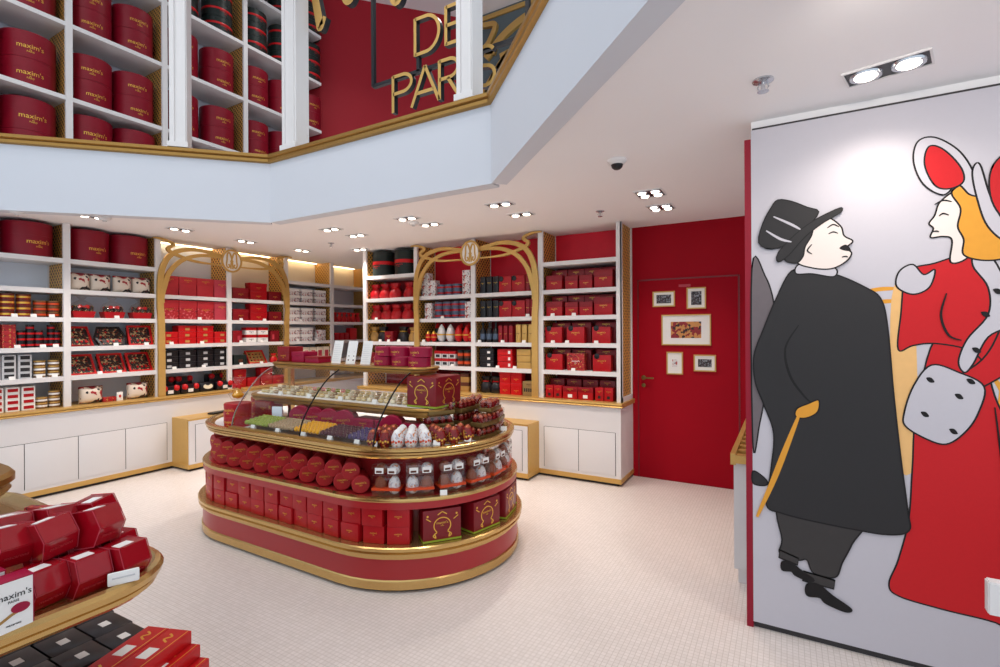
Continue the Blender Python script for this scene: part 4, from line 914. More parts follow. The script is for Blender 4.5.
er = [(SM,1.53),(SM,1.61),(SWh,1.69),(SWh,1.776),(SWh,1.865),(SM,1.962),(SM,2.055),(SM,2.16)]
cnt = {}
for rr, nm in ((.67, 'front row'), (.585, 'second row'), (.5, 'third row')):
    cm = cw = 0
    for k, s in er:
        L = I1-I0; t = (s-.055-L)/.67; s2 = L+t*rr
        if rr < .55 and k is SM and s > 2: continue
        x, y, nx, ny = stad(rr, s2)
        if k is SM: cm += 1; d = f'maroon foil egg with gold top, {ORD[cm]} in {nm} on island counter'
        else: cw += 1; d = f'white foil egg with orange pattern, {ORD[cw]} in {nm} on island counter'
        put(k, (x, y, .853), math.atan2(ny, nx)+PI/2, d, 'foil eggs standing on the island counter')
for s, d in ((1.5,'beside the glass seal'), (1.9,'before the white eggs'), (2.12,'before the maroon eggs'), (2.55,'before the trays of small eggs')): put(PC, (*stad(.70, s)[:2], .874), .4, f'white price card on the island counter rim, {d}', 'white price cards on the island')
def eggtray(n, m_):
    w, d = .05*n, .1
    bm = newbm(); box(bm, -w/2, w/2, -d/2, d/2, 0, .03, bev=.006); c = newbm(); box(c, -w/2, w/2, -d/2, d/2, .03, .085, bev=.015); ps = [('clear_lid', mesh('clear_lid', c, CLEAR))]
    E = [mesh('small_egg', (lambda b: b)(egg_bm(.021, .062, 10, [0]*8+[1]*4)), MARF, COPPER)]
    for i in range(n):
        for j in (0, 1): ps.append(('small_egg', E[0], (-w/2+.025+.05*i, -.024+.048*j, .02)))
    return K('egg_tray', 'egg tray', mesh('egg_tray', bm, BRONZ), ps, w, d, .086)
ET = eggtray(4, MARF); ET3 = eggtray(5, MARF)
tr = [(.63, 2.27, 0), (.63, 2.49, 0), (.63, 2.71, 0), (.63, 2.29, 1), (.63, 2.51, 1), (.46, 2.28, 0), (.46, 2.62, 0), (.46, 2.28, 1), (.46, 2.60, 1), (.46, 2.28, 2), (.46, 2.60, 2), (.45, 1.96, 0), (.45, 1.96, 1), (.45, 1.97, 2), (.62, 2.40, 2)]
for i, (rr, s, j) in enumerate(tr):
    L = I1-I0; s2 = L+(s-L)/.645*rr; x, y, nx, ny = stad(rr, s2)
    put(ET, (x-.005, y, .853+.087*j), math.atan2(ny, nx)+PI/2+random.uniform(-.06,.06), f'tray of small maroon foil eggs, {["bottom","second","third","top"][j]} layer, {ORD[i+1]} counted along the egg pile', 'trays of small eggs piled on the island counter')

# macarons under the glass
def macaron(r, m, fill, upright):
    bm = newbm(); P = [(0,0),(r*.6,.001),(r*.92,.006),(r,.012),(r*.92,.0125),(r*.9,.0165),(r*.92,.017),(r,.0175),(r*.92,.023),(r*.6,.028),(0,.029)]
    lathe(bm, P, 12, mis=[0,0,0,0,1,1,0,0,0,0]); me = mesh('macaron', bm, m, fill)
    return me
def mac_tray(nm, m, x0, x1, sgn):
    n = 0; bm = newbm(); prism(bm, [(2.375,0),(2.58,0),(2.58,.034),(2.375,.008)], x0, x1, 'x'); 
    o = obm('sweet_tray', bm, BRONZ, loc=(0, 0, .853), label=f'tray of {nm} macarons under the curved glass', cat='tray', group='macaron trays under the glass')
    me = macaron(.018, m, TPALE, True); cols = int((x1-x0)/.0335)
    for j in range(5):
        for i in range(cols):
            o = ob('macaron', me, None, (x0+.02+(x1-x0-.04)*i/(cols-1), 2.402+.036*j, .884+.018+.006+j*.0048), (R_(68), 0, 0), f'{nm} macaron standing in its tray among others alike', 'macaron', f'{nm} macarons in their tray')
    put(PC, ((x0+x1)/2-.02, 2.362, .874), 0, f'white price card before the {nm} macarons', 'white price cards on the island')
for a in (('pale green', TGREEN, -3.66, -3.38, 1), ('beige', TBEIGE, -3.37, -3.10, 1), ('yellow', TYEL, -3.09, -2.83, 1), ('dark brown', TBRN, -2.82, -2.57, 1), ('purple', TPUR, -2.56, -2.33, 1)): mac_tray(*a)
cm = [macaron(.021, m, TPALE, False) for m in (TCREAM, TBEIGE, TPALE, TCREAM, TPINK, TGREEN)]
cnm = ['cream', 'beige', 'ivory', 'cream', 'pink', 'pale green']
for j in range(3):
    for i in range(29):
        k = (i*7+j*3) % 4 if not (8 <= i <= 15 and j == 2) else 4+(i % 2)
        for q in range(1):
            ob('macaron', cm[k], None, (-3.99+.0565*i+random.uniform(-.004,.004), 2.77+.08*j, 1.079+.012*j), (R_(-14+random.uniform(-4,4)), 0, 0), f'{cnm[k]} macaron in the rows on the lower gold tier', 'macaron', f'{cnm[k]} macarons on the lower gold tier')
for i, x in enumerate((-3.7, -3.35, -3.0, -2.65)): put(PC, (x, 2.715, 1.0785), 0, f'white price card on the lower gold tier, {ORD[i+1]} from left', 'white price cards on the island')

# boxes round the case
DM = drum(.0855, .11, MAGR, MAGR)
for i, x in enumerate((-3.36, -3.2, -3.04, -2.88)): put(DM, (x, 2.64, .853+.0855), R_(28), f'magenta round box on edge behind the macarons, {ORD[i+1]} from left', 'magenta round boxes behind the macarons')
MBX = boxk('flat_box', 'gift box', .2, .13, .055, MAGR, lid=MAGR, lw=.07, lz=.35)
for i, x in enumerate((-2.72, -2.5, -2.28)):
    for j in (0, 1): put(MBX, (x, 2.74, .853+.058*j), 0, f'flat magenta gift box behind brown macarons, {ORD[i+1]} from left, {["lower","upper"][j]} one', 'flat magenta boxes behind the macarons')
DO = drum(.085, .1, MAGR, MAGR); put(DO, (-2.42, 2.64, .853+.085), R_(25), 'magenta round box on edge behind the maroon eggs', 'magenta round boxes behind the macarons')
put(boxk('info_card', 'card', .09, .012, .15, PANEL), (-3.6, 2.62, .853), .3, 'pale upright card behind the green macarons', 'cards on the island')
put(biggift(.25, .29, .21), (-2.215, 2.86, 1.0785), 0, 'large maroon gift box with gold wreath on the lower gold tier', 'large gift box on the tier')
RC = boxk('round_card_box', 'gift box', .2, .2, .1, REDB, lid=REDB, lw=.06, lz=.3)
sx = [(-4.06,2.72,2,.1),(-4.22,2.95,1,.3),(-3.99,2.98,2,-.1)]
RDB = hatbox(.1, .092, REDB, logo_w=.1)
for i, (x, y, n, a) in enumerate(((-3.875,2.465,2,.2),(-4.07,2.58,1,.3),(-4.06,2.82,2,-.2))):
    for j in range(n): put(RDB, (x, y, .853+.093*j), a, f'red round box at the left end of island counter, {["front stack","outer one","rear stack"][i]}{["",", lower" if n > 1 else ""][1] if j == 0 else ", upper"}', 'red boxes at the left end of the island counter')
RQ = boxk('gift_box', 'gift box', .17, .13, .085, REDD, lid=REDD, lw=.06, lz=.3, tag=(.07, .05, .02, .05, GOLD2))
for j in (0, 1): put(RQ, (-3.84, 2.72, .853+.087*j), .15, f'dark red gift box under the tier end, {["lower","upper"][j]} one', 'red boxes at the left end of the island counter')
# cellophane bouquet on the red boxes
bm = newbm(); lathe(bm, [(.0,0),(.05,.004),(.07,.05),(.02,.1),(.014,.11),(.03,.15),(.06,.18)], 12); o = obm('sweet_bouquet', bm, CELLO, loc=(-3.88, 2.47, 1.0575), label='cellophane sweet bouquet with red bow on the red round boxes', cat='gift')
bm = newbm(); lathe(bm, [(0,.01),(.035,.02),(.045,.04),(.02,.075),(0,.08)], 12); obm('sweets', bm, TYEL, o); obm('bow', bowbm(.055), REDO, o, loc=(0, -.01, .112))
# things on the top shelf
TS = 1.3455
RT = hatbox(.083, .07, MAGR, logo_w=.08)
put(boxk('gift_box', 'gift box', .15, .14, .125, REDD, lid=REDD, lw=.07, lz=.35), (-3.83, 2.92, TS), 0, 'tall dark red gift box at left end of upper island tier', 'gift boxes on the upper tier')
put(boxk('gift_box', 'gift box', .15, .14, .085, MAGR, lid=MAGR), (-3.62, 2.90, TS), 0, 'middle magenta gift box on upper island tier', 'gift boxes on the upper tier')
put(boxk('gift_box', 'gift box', .16, .13, .05, MAGR, lid=REDD), (-3.43, 2.88, TS), 0, 'flat magenta gift box on upper island tier', 'gift boxes on the upper tier')
for i, (x, n) in enumerate(((-2.71,2),(-2.535,2),(-2.36,2))):
    for j in range(n): put(RT, (x+.012*j*(-1)**i, 2.9-.02*(i == 2), TS+.071*j), 0, f'magenta round box at right end of upper island tier, {ORD[i+1]} stack, {["lower","upper"][j]} one', 'magenta round boxes on the upper tier')
def leaflet(x, label, dots):
    bm = newbm(); prism(bm, [(0,0),(.004,0),(.044,.18),(.04,.18)], -.05, .05, 'x'); o = obm('leaflet', bm, PAPER, loc=(x, 2.86, TS), label=label, cat='card', group='upright cards on the upper tier')
    d = newbm()
    if dots:
        for i in range(5):
            for k in (-.025, .028): lathe(d, [(.009,0),(.008,.002),(0,.003)], 8, c=(k, .003+.0075*(i+.8)-.001, .03*(i+.8)+.004), M=Matrix.Rotation(R_(90), 4, 'X'))
        obm('coloured_dots', d, TBRN, o)
    else:
        for i in range(9): box(d, -.04, .04-.01*(i % 3), .0+.0022*(i*1.6+2)-.0008, .0022*(i*1.6+2)+.003, .01*(i*1.6+2), .01*(i*1.6+2)+.002)
        obm('print_lines', d, GREYP, o)
    b = newbm(); box(b, -.05, .05, .01, .08, 0, .012); obm('holder', b, CLEAR, o)
leaflet(-3.20, 'white printed card between magenta box and dotted card', False); leaflet(-3.04, 'white card with two columns of coloured dots on the upper tier', True); leaflet(-2.88, 'white printed card left of the magenta round boxes', False)

for o in set(bpy.data.objects)-_before:
    if o.parent is None and o.type in ('MESH', 'EMPTY'): o.location = (o.location[0]+.07, o.location[1]-.05, o.location[2])

# ------------------------------------------------------------------ display table at the left front
tb = ob('display_table', None, loc=(0, 0, 0), label='gold-rimmed display table with red boxes at the left front', cat='display table')
RP = rrect(-3.0, -1.575, -.9, .80, .17)
bm = newbm(); sweep(bm, RP, [(-.05,.852),(-.004,.852),(.006,.862),(.014,.866),(.016,.878),(.01,.882),(.026,.888),(.032,.906),(.024,.917),(.01,.92),(-.012,.906),(-.05,.906)]); obm('rim', bm, GOLDP, tb)
bm = newbm(); prism(bm, [(p[0]-.02*p[2], p[1]-.02*p[3]) for p in RP], .86, .9055, 'z'); obm('tabletop', bm, OLDG, tb)
bm = newbm(); prism(bm, [(p[0]-.42*p[2] if p[2] > 0 else p[0], p[1]-.42*p[3]) for p in rrect(-3.0, -1.575, -.9, .80, .45)], .335, .858, 'z'); obm('core', bm, CREAM, tb)
RB2 = rrect(-3.1, -1.72, -1.0, .93, .12)
bm = newbm(); prism(bm, [(p[0], p[1]) for p in RB2], .0, .30, 'z'); obm('plinth', bm, ISLR, tb)
bm = newbm(); sweep(bm, RB2, [(-.03,.29),(.01,.29),(.02,.30),(.02,.325),(.01,.332),(-.03,.332)]); prism(bm, [(p[0]-.02*p[2], p[1]-.02*p[3]) for p in RB2], .3, .33, 'z'); obm('plinth_rim', bm, GOLDP, tb)
RT2 = rrect(-3.0, -2.35, -.8, .70, .2)
bm = newbm(); sweep(bm, RT2, [(-.04,1.02),(-.002,1.02),(.01,1.035),(.0,1.05),(.02,1.065),(.02,1.085),(.008,1.1),(-.04,1.1)]); prism(bm, [(p[0]-.01*p[2], p[1]-.01*p[3]) for p in RT2], 1.03, 1.098, 'z'); obm('upper_rim', bm, OLDG, tb)
bm = newbm(); prism(bm, [(p[0]-.05*p[2], p[1]-.05*p[3]) for p in RT2], .895, 1.03, 'z'); obm('upper_stand', bm, WHITE, tb)

# faceted red packs
def facet():
    w = .08
    prof = [(-.043,0),(.02,0),(.046,.046),(.028,.099),(-.043,.099)]     # (depth towards the front, height)
    bm = newbm(); prism(bm, prof, -w/2, w/2, 'x', bev=.002)
    for v in bm.verts: v.co.y = -v.co.y
    bmesh.ops.recalc_face_normals(bm, faces=bm.faces[:])
    me = mesh('faceted_pack', bm, PACKR); ps = []
    for x in (-w/2-.0006, w/2+.0006):
        e = newbm(); strap(e, [(-a, b) for a, b in prof+prof[:1]], .0028, x-.0006, x+.0006, 'x'); ps.append(('pale_edge', mesh('pale_edge', e, PINKR)))
    t = newbm(); box(t, -.03, .012, -.016, .012, .0985, .1002); ps.append(('label', mesh('label', t, PAPER)))  # white patch stands in for a highlight along the ridge
    g = text_bm([("maxim's", .02, 0, 0)]); M = Matrix.Translation((0, -.0363, .068)) @ Matrix.Rotation(-R_(18.8), 4, 'X')
    gm = bpy.data.meshes.new('lettering'); g.to_mesh(gm); g.free(); gm.transform(M); gm.materials.append(FOIL); ps.append(('lettering', gm))
    g = text_bm([("macarons", .014, 0, 0)]); M = Matrix.Translation((0, -.0335, .02)) @ Matrix.Rotation(R_(29.3), 4, 'X')
    gm = bpy.data.meshes.new('lettering'); g.to_mesh(gm); g.free(); gm.transform(M); gm.materials.append(ROSE); ps.append(('lettering', gm))
    return K('faceted_pack', 'gift pack', me, ps, w, .09, .104)
FP = facet(); base = .906
def fp(x, y, z, a, tilt, label, roll=0):
    q = Matrix.Rotation(R_(a), 3, 'Z') @ Matrix.Rotation(R_(tilt), 3, 'X') @ Matrix.Rotation(R_(roll), 3, 'Y')
    put(FP, (x, y, z), 0, label, 'faceted red packs on the front table', q.to_euler())
FPL = [
 (-1.625, .695, base, 106, 0, 'faceted red pack in front row beside the white price card'),
 (-1.635, .607, base, 98, 0, 'faceted red pack in front row, left of the one by the price card'),
 (-1.65, .52, base, 104, 0, 'faceted red pack in front row, next to the white boxes'),
 (-1.73, .715, base, 108, 0, 'faceted red pack peeping out behind the one by the price card'),
 (-1.74, .625, base, 104, 0, 'faceted red pack hidden under the upper packs, middle of the pile'),
 (-1.76, .535, base, 106, 0, 'faceted red pack under the upper packs, behind the white boxes'),
 (-1.84, .715, base, 105, 0, 'faceted red pack in the rear row, near the table corner'),
 (-1.85, .625, base, 105, 0, 'faceted red pack in the rear row, middle one'),
 (-1.87, .535, base, 105, 0, 'faceted red pack in the rear row, near the dark pouch'),
 (-1.685, .66, base+.1, 114, -10, 'faceted red pack on top, leaning over the front row', 3),
 (-1.70, .565, base+.1, 100, -12, 'faceted red pack on top, in the middle of the pile', -6),
 (-1.725, .475, base+.1, 106, -8, 'faceted red pack on top, leaning behind the white boxes', 5),
 (-1.79, .695, base+.1, 118, -4, 'faceted red pack on top, rear one near the table corner', -4),
 (-1.80, .60, base+.1, 104, -8, 'faceted red pack on top, rear middle of the pile', 5),
 (-1.83, .505, base+.1, 98, -6, 'faceted red pack on top, rear one with a broad dark side', 4),
]
for q in FPL: fp(*q)
# white boxes with a picture of a pink macaron on a spoon
def whitebox(w, d, h):
    bm = newbm(); box(bm, -w/2, w/2, -d/2, d/2, 0, h, bev=.0015); me = mesh('white_box', bm, MAGR)
    f = newbm(); box(f, -w/2+.003, w/2-.003, -d/2-.0008, -d/2+.001, .003, h-.003)
    ps = [('front_panel', mesh('front_panel', f, PAPER))]
    L = newbm(); merge(L, text_bm([("maxim's", .02, 0, h*.66), ("PARIS", .008, 0, h*.58), ("macarons", .007, 0, h*.16)]), Matrix.Translation((0, -d/2-.0012, 0))); ps.append(('lettering', mesh('lettering', L, INK)))
    s = newbm(); strap(s, [(-.027,h*.26),(-.004,h*.36),(.012,h*.40)], .006, -d/2-.0022, -d/2-.0006); ps.append(('spoon', mesh('spoon', s, TAN)))
    mcr = newbm(); prism(mcr, [(.012+.017*math.cos(2*PI*k/16), h*.45+.011*math.sin(2*PI*k/16)) for k in range(16)], -d/2-.003, -d/2-.0006, 'y'); ps.append(('macaron_picture', mesh('macaron_picture', mcr, MAGR)))
    return K('white_box', 'box', me, ps, w, d, h)
WBX = whitebox(.075, .05, .125); a0 = R_(92)
put(WBX, (-1.575, .437, .9065), a0, 'white box with macaron picture and magenta edges, nearest the table rim', 'white macaron boxes on the front table')
put(WBX, (-1.60, .35, .9065), a0, 'white box with macaron picture, second from the table rim, cut by the frame', 'white macaron boxes on the front table')
put(WBX, (-1.655, .41, .9065), a0, 'white box with macaron picture standing behind the nearest one', 'white macaron boxes on the front table')
put(boxk('info_card', 'price card', .07, .008, .035, PAPER, tag=(0, .02, .05, .004, GREYP)), (-1.565, .665, .9185), R_(66), 'wide white price card on the table rim before the red packs', 'price card of the front table')
bm = newbm(); box(bm, -.06, .06, -.05, .05, 0, .05, bev=.012); o = obm('dark_pouch', bm, BLACK, loc=(-2.22, .66, .9065), rot=(0, 0, .5), label='dark glossy gift pouch behind the red packs', cat='gift pouch'); obm('clasp', (lambda b: (lathe(b, [(.008,.05),(.006,.056),(0,.057)], 8), b)[1])(newbm()), FOIL, o)
for i, (x, y) in enumerate(((-2.20, .77), (-2.27, .73))): put(boxk('gift_box', 'gift box', .11, .03, .085, PRGIFT), (x, y-.01, .9065), .5, f'small red and gold box at the table back, {["right","left"][i]} of two', 'small boxes at the table back')
# goods on the plinth
LBK = boxk('flat_box', 'gift box', .15, .12, .055, BLACK, lid=BLACK); t = newbm(); box(t, -.02, .02, -.015, .015, .056, .0585); LBK.parts.append(('label', mesh('label', t, PAPER)))
n = 0
for i, y in enumerate((.93, .80, .67, .54)):
    for j, x in enumerate((-2.50, -2.345, -2.19)):
        for q in (0, 1): put(LBK, (x, y, .3325+.0575*q), .04, f'flat black gift box under the table, {ORD[i+1]} row from far end, {ORD[j+1]} from left, {["lower","upper"][q]}', 'flat black gift boxes under the table')
def longred():
    bm = newbm(); box(bm, -.14, .14, -.045, .045, 0, .045, bev=.002); ps = []
    l = newbm(); box(l, -.025, .03, -.018, .022, .0445, .0462); ps.append(('label', mesh('label', l, PAPER)))
    g = newbm(); box(g, -.135, .135, -.036, -.033, .0447, .0456)
    for x in (-.1, .085): strap(g, spline([(x-.02,-.01),(x-.005,.012),(x+.012,-.004),(x+.025,.015)], 4), .007, .0447, .0458, 'z')
    ps.append(('gold_print', mesh('gold_print', g, FOIL))); return K('long_box', 'gift box', mesh('long_box', bm, REDO), ps, .28, .09, .045)
LRD = longred(); aa = R_(110)
for i, (k, lay) in enumerate(((0, 4), (1, 4))):
    for j in range(lay):
        f_ = .092*k+.036*(3-j); x, y = -1.96+f_*math.sin(aa), .833-f_*math.cos(aa)
        put(LRD, (x, y, .3325+.046*j), aa, f'long red gift box under the table, {ORD[i+1]} pile from the black boxes, {["bottom","second","third","top"][j] if lay > 1 else "single"} one', 'long red gift boxes under the table')
put(boxk('gift_box', 'gift box', .2, .1, .13, PINKR, lid=ROSE), (-1.86, .46, .3325), R_(65), 'pinkish red gift box under the near table edge', 'pink box under the table')

# ------------------------------------------------------------------ the mural wall
bm = newbm(); box(bm, -.155, 2.9, 2.99, 3.1, .035, 2.665); mu = obm('wall_mural', bm, CANV, kind='structure', label='large white mural panel with a gentleman and a lady in red')
bm = newbm(); box(bm, -.187, -.155, 2.992, 3.1, .0, 2.62); struct('trim_mural_edge', bm, TRIMR)
bm = newbm(); box(bm, -.15, 2.9, 3.0, 3.1, 2.665, 2.678); box(bm, -.15, 2.9, 3.01, 3.1, 0, .035); struct('mural_gap_shade', bm, DARKG)  # dark strips stand in for the shade above and below the panel
bm = newbm(); box(bm, -.155, 2.9, 3.02, 3.1, 2.64, ZC); struct('wall_mural_head', bm, PLASTER)
LAYER = [0]
def paint(name, pts, m, smooth=True, line=.007, n=6):
    """a flat printed colour area with its drawn outline"""
    LAYER[0] += 1; y = 2.99-.0002*LAYER[0]
    p = spline(pts, n, True) if smooth else pts
    bm = newbm(); prism(bm, p, y, 2.9901, 'y', 0)
    if line:
        strap(bm, list(p)+list(p[:2]), line, y-.00011, y+.0001, mi=1)
    o = obm(name, bm, [m, INKL], mu); return o
def stroke(name, pts, m, w=.007, n=6):
    LAYER[0] += 1; y = 2.99-.0002*LAYER[0]
    p = spline(pts, n); k = len(p); bm = newbm(); strap(bm, p, [w*(.35+.65*math.sin(PI*(i+.6)/(k+.2))) for i in range(k)], y, 2.9895); return obm(name, bm, m, mu)
# easel-like strokes and a bystander at the edge
for q in ([(.33,1.78),(.47,1.79)], [(.36,1.72),(.47,1.73)], [(.78,1.42),(.9,1.15)], [(.86,1.7),(.80,1.05)]): stroke('printed_stroke', [q[0], ((q[0][0]+q[1][0])/2, (q[0][1]+q[1][1])/2+.005), q[1]], PORA, .02)
paint('printed_panel', [(.44,1.74),(.52,1.76),(.53,1.0),(.45,1.0)], mat('print_pale_orange', '#E8B878', .6), True, 0)
paint('printed_bystander', [(-.153,1.93),(-.09,1.88),(-.05,1.72),(-.06,1.5),(-.09,1.28),(-.12,1.1),(-.153,.98)], PGREY)
paint('printed_shoe', [(-.153,.84),(-.11,.82),(-.085,.79),(-.1,.77),(-.153,.775)], INK)
# the lady: plain red gown, white trims, red bonnet
paint('printed_gown', [(.60,1.55),(.74,1.55),(.80,1.3),(.86,1.1),(.9,.7),(.93,.26),(.80,.3),(.62,.31),(.46,.33),(.425,.38),(.46,.5),(.50,.7),(.515,.95),(.53,1.2)], PRED)
paint('printed_bodice', [(.50,1.86),(.60,1.90),(.72,1.93),(.80,1.86),(.84,1.6),(.80,1.42),(.72,1.5),(.60,1.53),(.52,1.52),(.465,1.5),(.475,1.66)], PRED)
paint('printed_sleeve', [(.86,1.78),(.95,1.7),(.95,1.5),(.84,1.4),(.70,1.30),(.64,1.34),(.76,1.46),(.82,1.6)], PRED)
paint('printed_trim', [(.74,1.95),(.80,1.9),(.86,1.72),(.86,1.62),(.78,1.56),(.73,1.44),(.70,1.40),(.68,1.45),(.71,1.55),(.78,1.66),(.78,1.78),(.73,1.88)], CANV)
paint('printed_collar', [(.46,1.80),(.47,1.87),(.52,1.90),(.56,1.85),(.60,1.87),(.58,1.79),(.52,1.76)], CANV)
paint('printed_face', [(.655,1.90),(.66,2.0),(.63,2.02),(.585,2.02),(.595,2.06),(.58,2.085),(.60,2.12),(.62,2.18),(.68,2.22),(.74,2.16),(.73,2.02),(.715,1.92)], SKIN)
paint('printed_hair', [(.66,2.22),(.73,2.25),(.79,2.16),(.80,2.02),(.85,1.97),(.84,1.91),(.77,1.90),(.70,1.93),(.70,2.0),(.68,2.06),(.69,2.14)], PORA)
paint('printed_bonnet', [(.63,2.21),(.56,2.27),(.525,2.38),(.54,2.47),(.60,2.48),(.68,2.41),(.73,2.31),(.75,2.2),(.72,2.2),(.68,2.25)], CANV)
paint('printed_bonnet_lining', [(.60,2.26),(.565,2.36),(.58,2.44),(.63,2.42),(.69,2.33),(.70,2.26),(.65,2.235)], PRED)
paint('printed_bonnet_trim', [(.73,2.3),(.755,2.33),(.79,2.18),(.84,2.06),(.92,2.03),(.93,1.98),(.85,1.97),(.78,2.05),(.745,2.18)], CANV)
paint('printed_bonnet_back', [(.80,2.32),(.79,2.18),(.84,2.07),(.93,2.05),(1.0,2.2),(1.0,2.38),(.9,2.40)], PRED)
for q in ([(.615,2.115),(.63,2.125),(.65,2.115)], [(.60,2.17),(.63,2.185),(.66,2.175)], [(.59,2.045),(.605,2.047),(.615,2.043)]): stroke('printed_line', q, INKL, .007)
paint('printed_muff', [(.485,1.20),(.52,1.33),(.585,1.43),(.68,1.40),(.765,1.34),(.745,1.22),(.70,1.13),(.635,1.07),(.56,1.09),(.49,1.14)], CANV)
for x, z in ((.58,1.36),(.68,1.29),(.56,1.2),(.66,1.13),(.77,1.66),(.74,1.5),(.81,1.76),(.72,1.36)): paint('printed_spot', [(x-.014,z+.01),(x+.004,z+.012),(x+.016,z-.008),(x-.002,z-.01)], INKL, True, 0)
stroke('printed_line', [(.80,1.25),(.83,.9),(.845,.55),(.85,.32)], INKL, .009)
stroke('printed_line', [(.64,1.76),(.62,1.66),(.645,1.57),(.69,1.545)], INKL, .009)
# the gentleman: black overcoat, top hat, cane
paint('printed_trousers', [(-.02,.70),(-.02,.5),(-.03,.43),(.05,.41),(.09,.42),(.12,.36),(.21,.36),(.24,.44),(.28,.54),(.33,.70)], mat('print_dark_grey', '#3A3737', .6))
for c in (((-.03,.445),(.055,.42),(.05,.385),(-.035,.405)), ((.075,.36),(.21,.345),(.205,.30),(.07,.31))): paint('printed_cuff', list(c), mat('print_dark_grey', '#3A3737'), False)
for dx, dz, k in ((-.02,.385,.75), (.09,.295,1.)): paint('printed_shoe', [(dx,dz),(dx+.05*k,dz+.012*k),(dx+.11*k,dz-.03*k),(dx+.185*k,dz-.075*k),(dx+.16*k,dz-.095*k),(dx+.08*k,dz-.075*k),(dx+.055*k,dz-.052*k),(dx,dz-.055*k)], INKL)
paint('printed_coat', [(.03,1.90),(.12,1.89),(.22,1.87),(.34,1.80),(.40,1.74),(.425,1.60),(.445,1.30),(.47,1.0),(.495,.75),(.50,.65),(.42,.615),(.28,.615),(.10,.625),(-.02,.64),(-.09,.67),(-.07,.85),(-.055,1.05),(-.10,1.2),(-.14,1.32),(-.145,1.46),(-.10,1.60),(-.04,1.76)], INK)
stroke('printed_line', [(.06,1.62),(.0,1.5),(.02,1.36),(.08,1.26),(.12,1.22)], INKL, .012)
paint('printed_glove', [(.05,1.19),(.10,1.22),(.145,1.24),(.14,1.18),(.09,1.145),(.045,1.15)], PORA)
stroke('printed_cane', [(.06,1.16),(.0,.98),(-.06,.80),(-.135,.6)], PORA, .028)
paint('printed_scarf', [(.06,1.93),(.14,1.93),(.22,1.90),(.21,1.86),(.12,1.88),(.05,1.885)], CANV)
paint('printed_face', [(.05,1.95),(.06,2.06),(.10,2.13),(.18,2.16),(.24,2.11),(.255,2.06),(.29,2.03),(.265,2.0),(.285,1.97),(.26,1.93),(.20,1.90),(.12,1.91)], SKIN)
paint('printed_hair', [(.0,1.96),(.01,2.03),(.06,2.10),(.12,2.14),(.12,2.08),(.09,2.02),(.08,1.97),(.05,1.94)], INK)
paint('printed_moustache', [(.235,2.0),(.262,2.015),(.283,1.985),(.26,1.985)], INKL, True, 0)
for q in ([(.19,2.075),(.21,2.083),(.23,2.074)], [(.185,2.105),(.21,2.12),(.235,2.105)], [(.12,2.03),(.10,2.0),(.12,1.98)], [(.245,1.955),(.26,1.957),(.27,1.953)]): stroke('printed_line', q, INKL, .007)
paint('printed_top_hat', [(-.06,2.02),(-.12,2.06),(-.10,2.16),(-.06,2.24),(-.03,2.275),(.03,2.26),(.10,2.22),(.15,2.19),(.10,2.12),(.03,2.05)], INK, True, .006, 3); paint('printed_hat_brim', [(-.03,1.95),(-.03,2.0),(.05,2.09),(.13,2.15),(.20,2.185),(.245,2.2),(.24,2.175),(.17,2.135),(.09,2.07),(.02,1.985)], INK, True, .005, 3)
stroke('printed_line', [(-.085,2.12),(-.02,2.07),(.03,2.05)], CANV, .012); stroke('printed_line', [(-.05,2.19),(.03,2.14),(.07,2.11)], CANV, .012)

# ------------------------------------------------------------------ hanging gold letters and the wall arch on the upper level
sgn = ob('hanging_sign', None, loc=(0, 3.42, 0), label='hanging gold and black letters reading DE PARIS above the parapet', cat='sign')
kx = 3.42/3.2
def P2(x, z): return (x*kx, 1.6+(z-1.6)*kx)
def letter(ch, x, z, w, h, polys):
    bm = newbm()
    for pl in polys:
        pts = [P2(x+a*w, z+b*h) for a, b in pl]; strap(bm, pts, .03, -.0, .05, mi=0, mside=1)
    return obm('letter_'+ch, bm, [GOLD2, BLACK], sgn)
def arc(cx, cz, rx, rz, a0, a1, n=12): return [(cx+rx*math.cos(R_(a0+(a1-a0)*k/n)), cz+rz*math.sin(R_(a0+(a1-a0)*k/n))) for k in range(n+1)]
hd = .31
letter('d', -2.62, 3.85, .25, hd, [[(0,0),(0,1)], [(0,.97)]+arc(.42,.5,.55,.47,80,-80)+[(0,.03)]])
letter('e', -2.31, 3.85, .19, hd, [[(0,0),(0,1)], [(0,.97),(1,.97)], [(0,.5),(.85,.5)], [(0,.03),(1,.03)]])
letter('p', -2.86, 3.44, .2, .31, [[(0,0),(0,1)], [(0,.97)]+arc(.5,.735,.5,.235,80,-80)+[(0,.5)]])
letter('a', -2.66, 3.44, .28, .31, [[(0,0),(.5,1)], [(.5,1),(1,0)], [(.2,.33),(.8,.33)]])
letter('r', -2.375, 3.44, .18, .31, [[(0,0),(0,1)], [(0,.97)]+arc(.5,.735,.5,.235,80,-80)+[(0,.5)], [(.45,.5),(1,0)]])
letter('i', -2.12, 3.44, .1, .31, [[(0,0),(0,1)]])
letter('s', -2.03, 3.44, .17, .31, [arc(.5,.74,.46,.235,30,270)+arc(.5,.26,.46,.24,90,-150)])
bm = newbm()
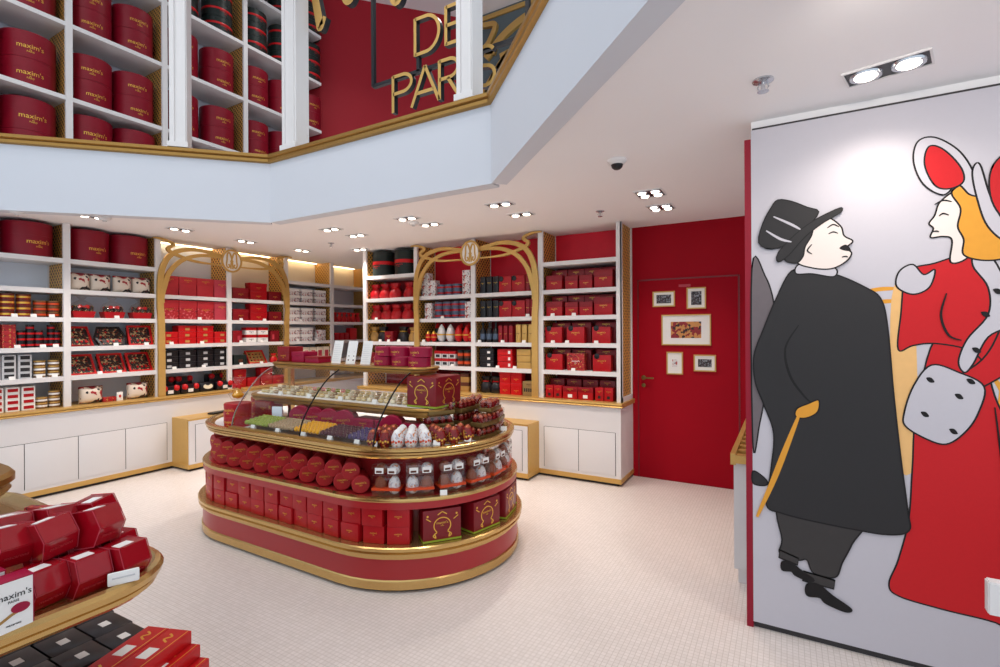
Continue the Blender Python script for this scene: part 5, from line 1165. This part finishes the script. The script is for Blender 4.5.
for p, q in (((-3.1,3.73),(-1.6,3.73)), ((-3.1,3.73),(-3.1,5.15)), ((-1.6,3.73),(-1.6,5.15)), ((-2.6,3.73),(-2.6,3.86)), ((-2.2,3.73),(-2.2,3.86))): strap(bm, [P2(*p), P2(*q)], .032, .01, .045)
o = obm('line_frame', bm, BLACK, sgn, label='black line frame round the letters')
# upper script line of the sign: only the letter feet reach the picture
bm = newbm()
for pl in ([(-3.86,5.0),(-3.80,4.75),(-3.74,4.5),(-3.72,4.42),(-3.66,4.5)], [(-3.45,4.78),(-3.40,4.6),(-3.34,4.55),(-3.28,4.62)], [(-2.9,4.62),(-2.84,4.42),(-2.79,4.36),(-2.74,4.45)], [(-3.86,5.0),(-3.6,5.05),(-3.45,4.75)], [(-3.27,4.57),(-3.05,4.95),(-2.9,4.6)]):
    p = [P2(a, b) for a, b in spline(pl, 6)]; strap(bm, p, [.05+.05*math.sin(PI*i/(len(p)-1)) for i in range(len(p))], -.02, .04, mi=0, mside=1)
obm('script_line', bm, [GOLD2, BLACK], sgn, label='gold script strokes hanging at the picture top')
ga = ob('gold_arch', None, loc=(0, 7.76, 0), label='gold whiplash arch on the grey upper wall behind the letters', cat='arch')
for pts, wd in (([(-4.95,7.2),(-4.7,7.16),(-4.5,7.1),(-4.62,6.85),(-4.75,6.7),(-4.5,6.62)], .09), ([(-4.7,6.55),(-4.35,6.85),(-3.9,7.05),(-3.4,7.12),(-2.9,7.1)], .13), ([(-5.0,5.6),(-4.6,6.1),(-4.2,6.5),(-3.7,6.7),(-2.9,6.75)], .14), ([(-4.95,3.1),(-4.95,4.5),(-4.85,5.4),(-4.5,6.2),(-4.2,6.5)], .16), ([(-4.4,6.5),(-3.9,6.62),(-3.4,6.9),(-2.8,7.1)], .1)):
    bm = newbm(); strap(bm, spline(pts, 8), wd, -.03, .035); obm('band', bm, GOLD2, ga)
for l, n in USED.items():
    if n > 1: print('DUPLICATE', n, l)
    if len(l.replace(',', ' ').split()) > 16 or len(l.split()) < 4: print('LENGTH', len(l.split()), l)
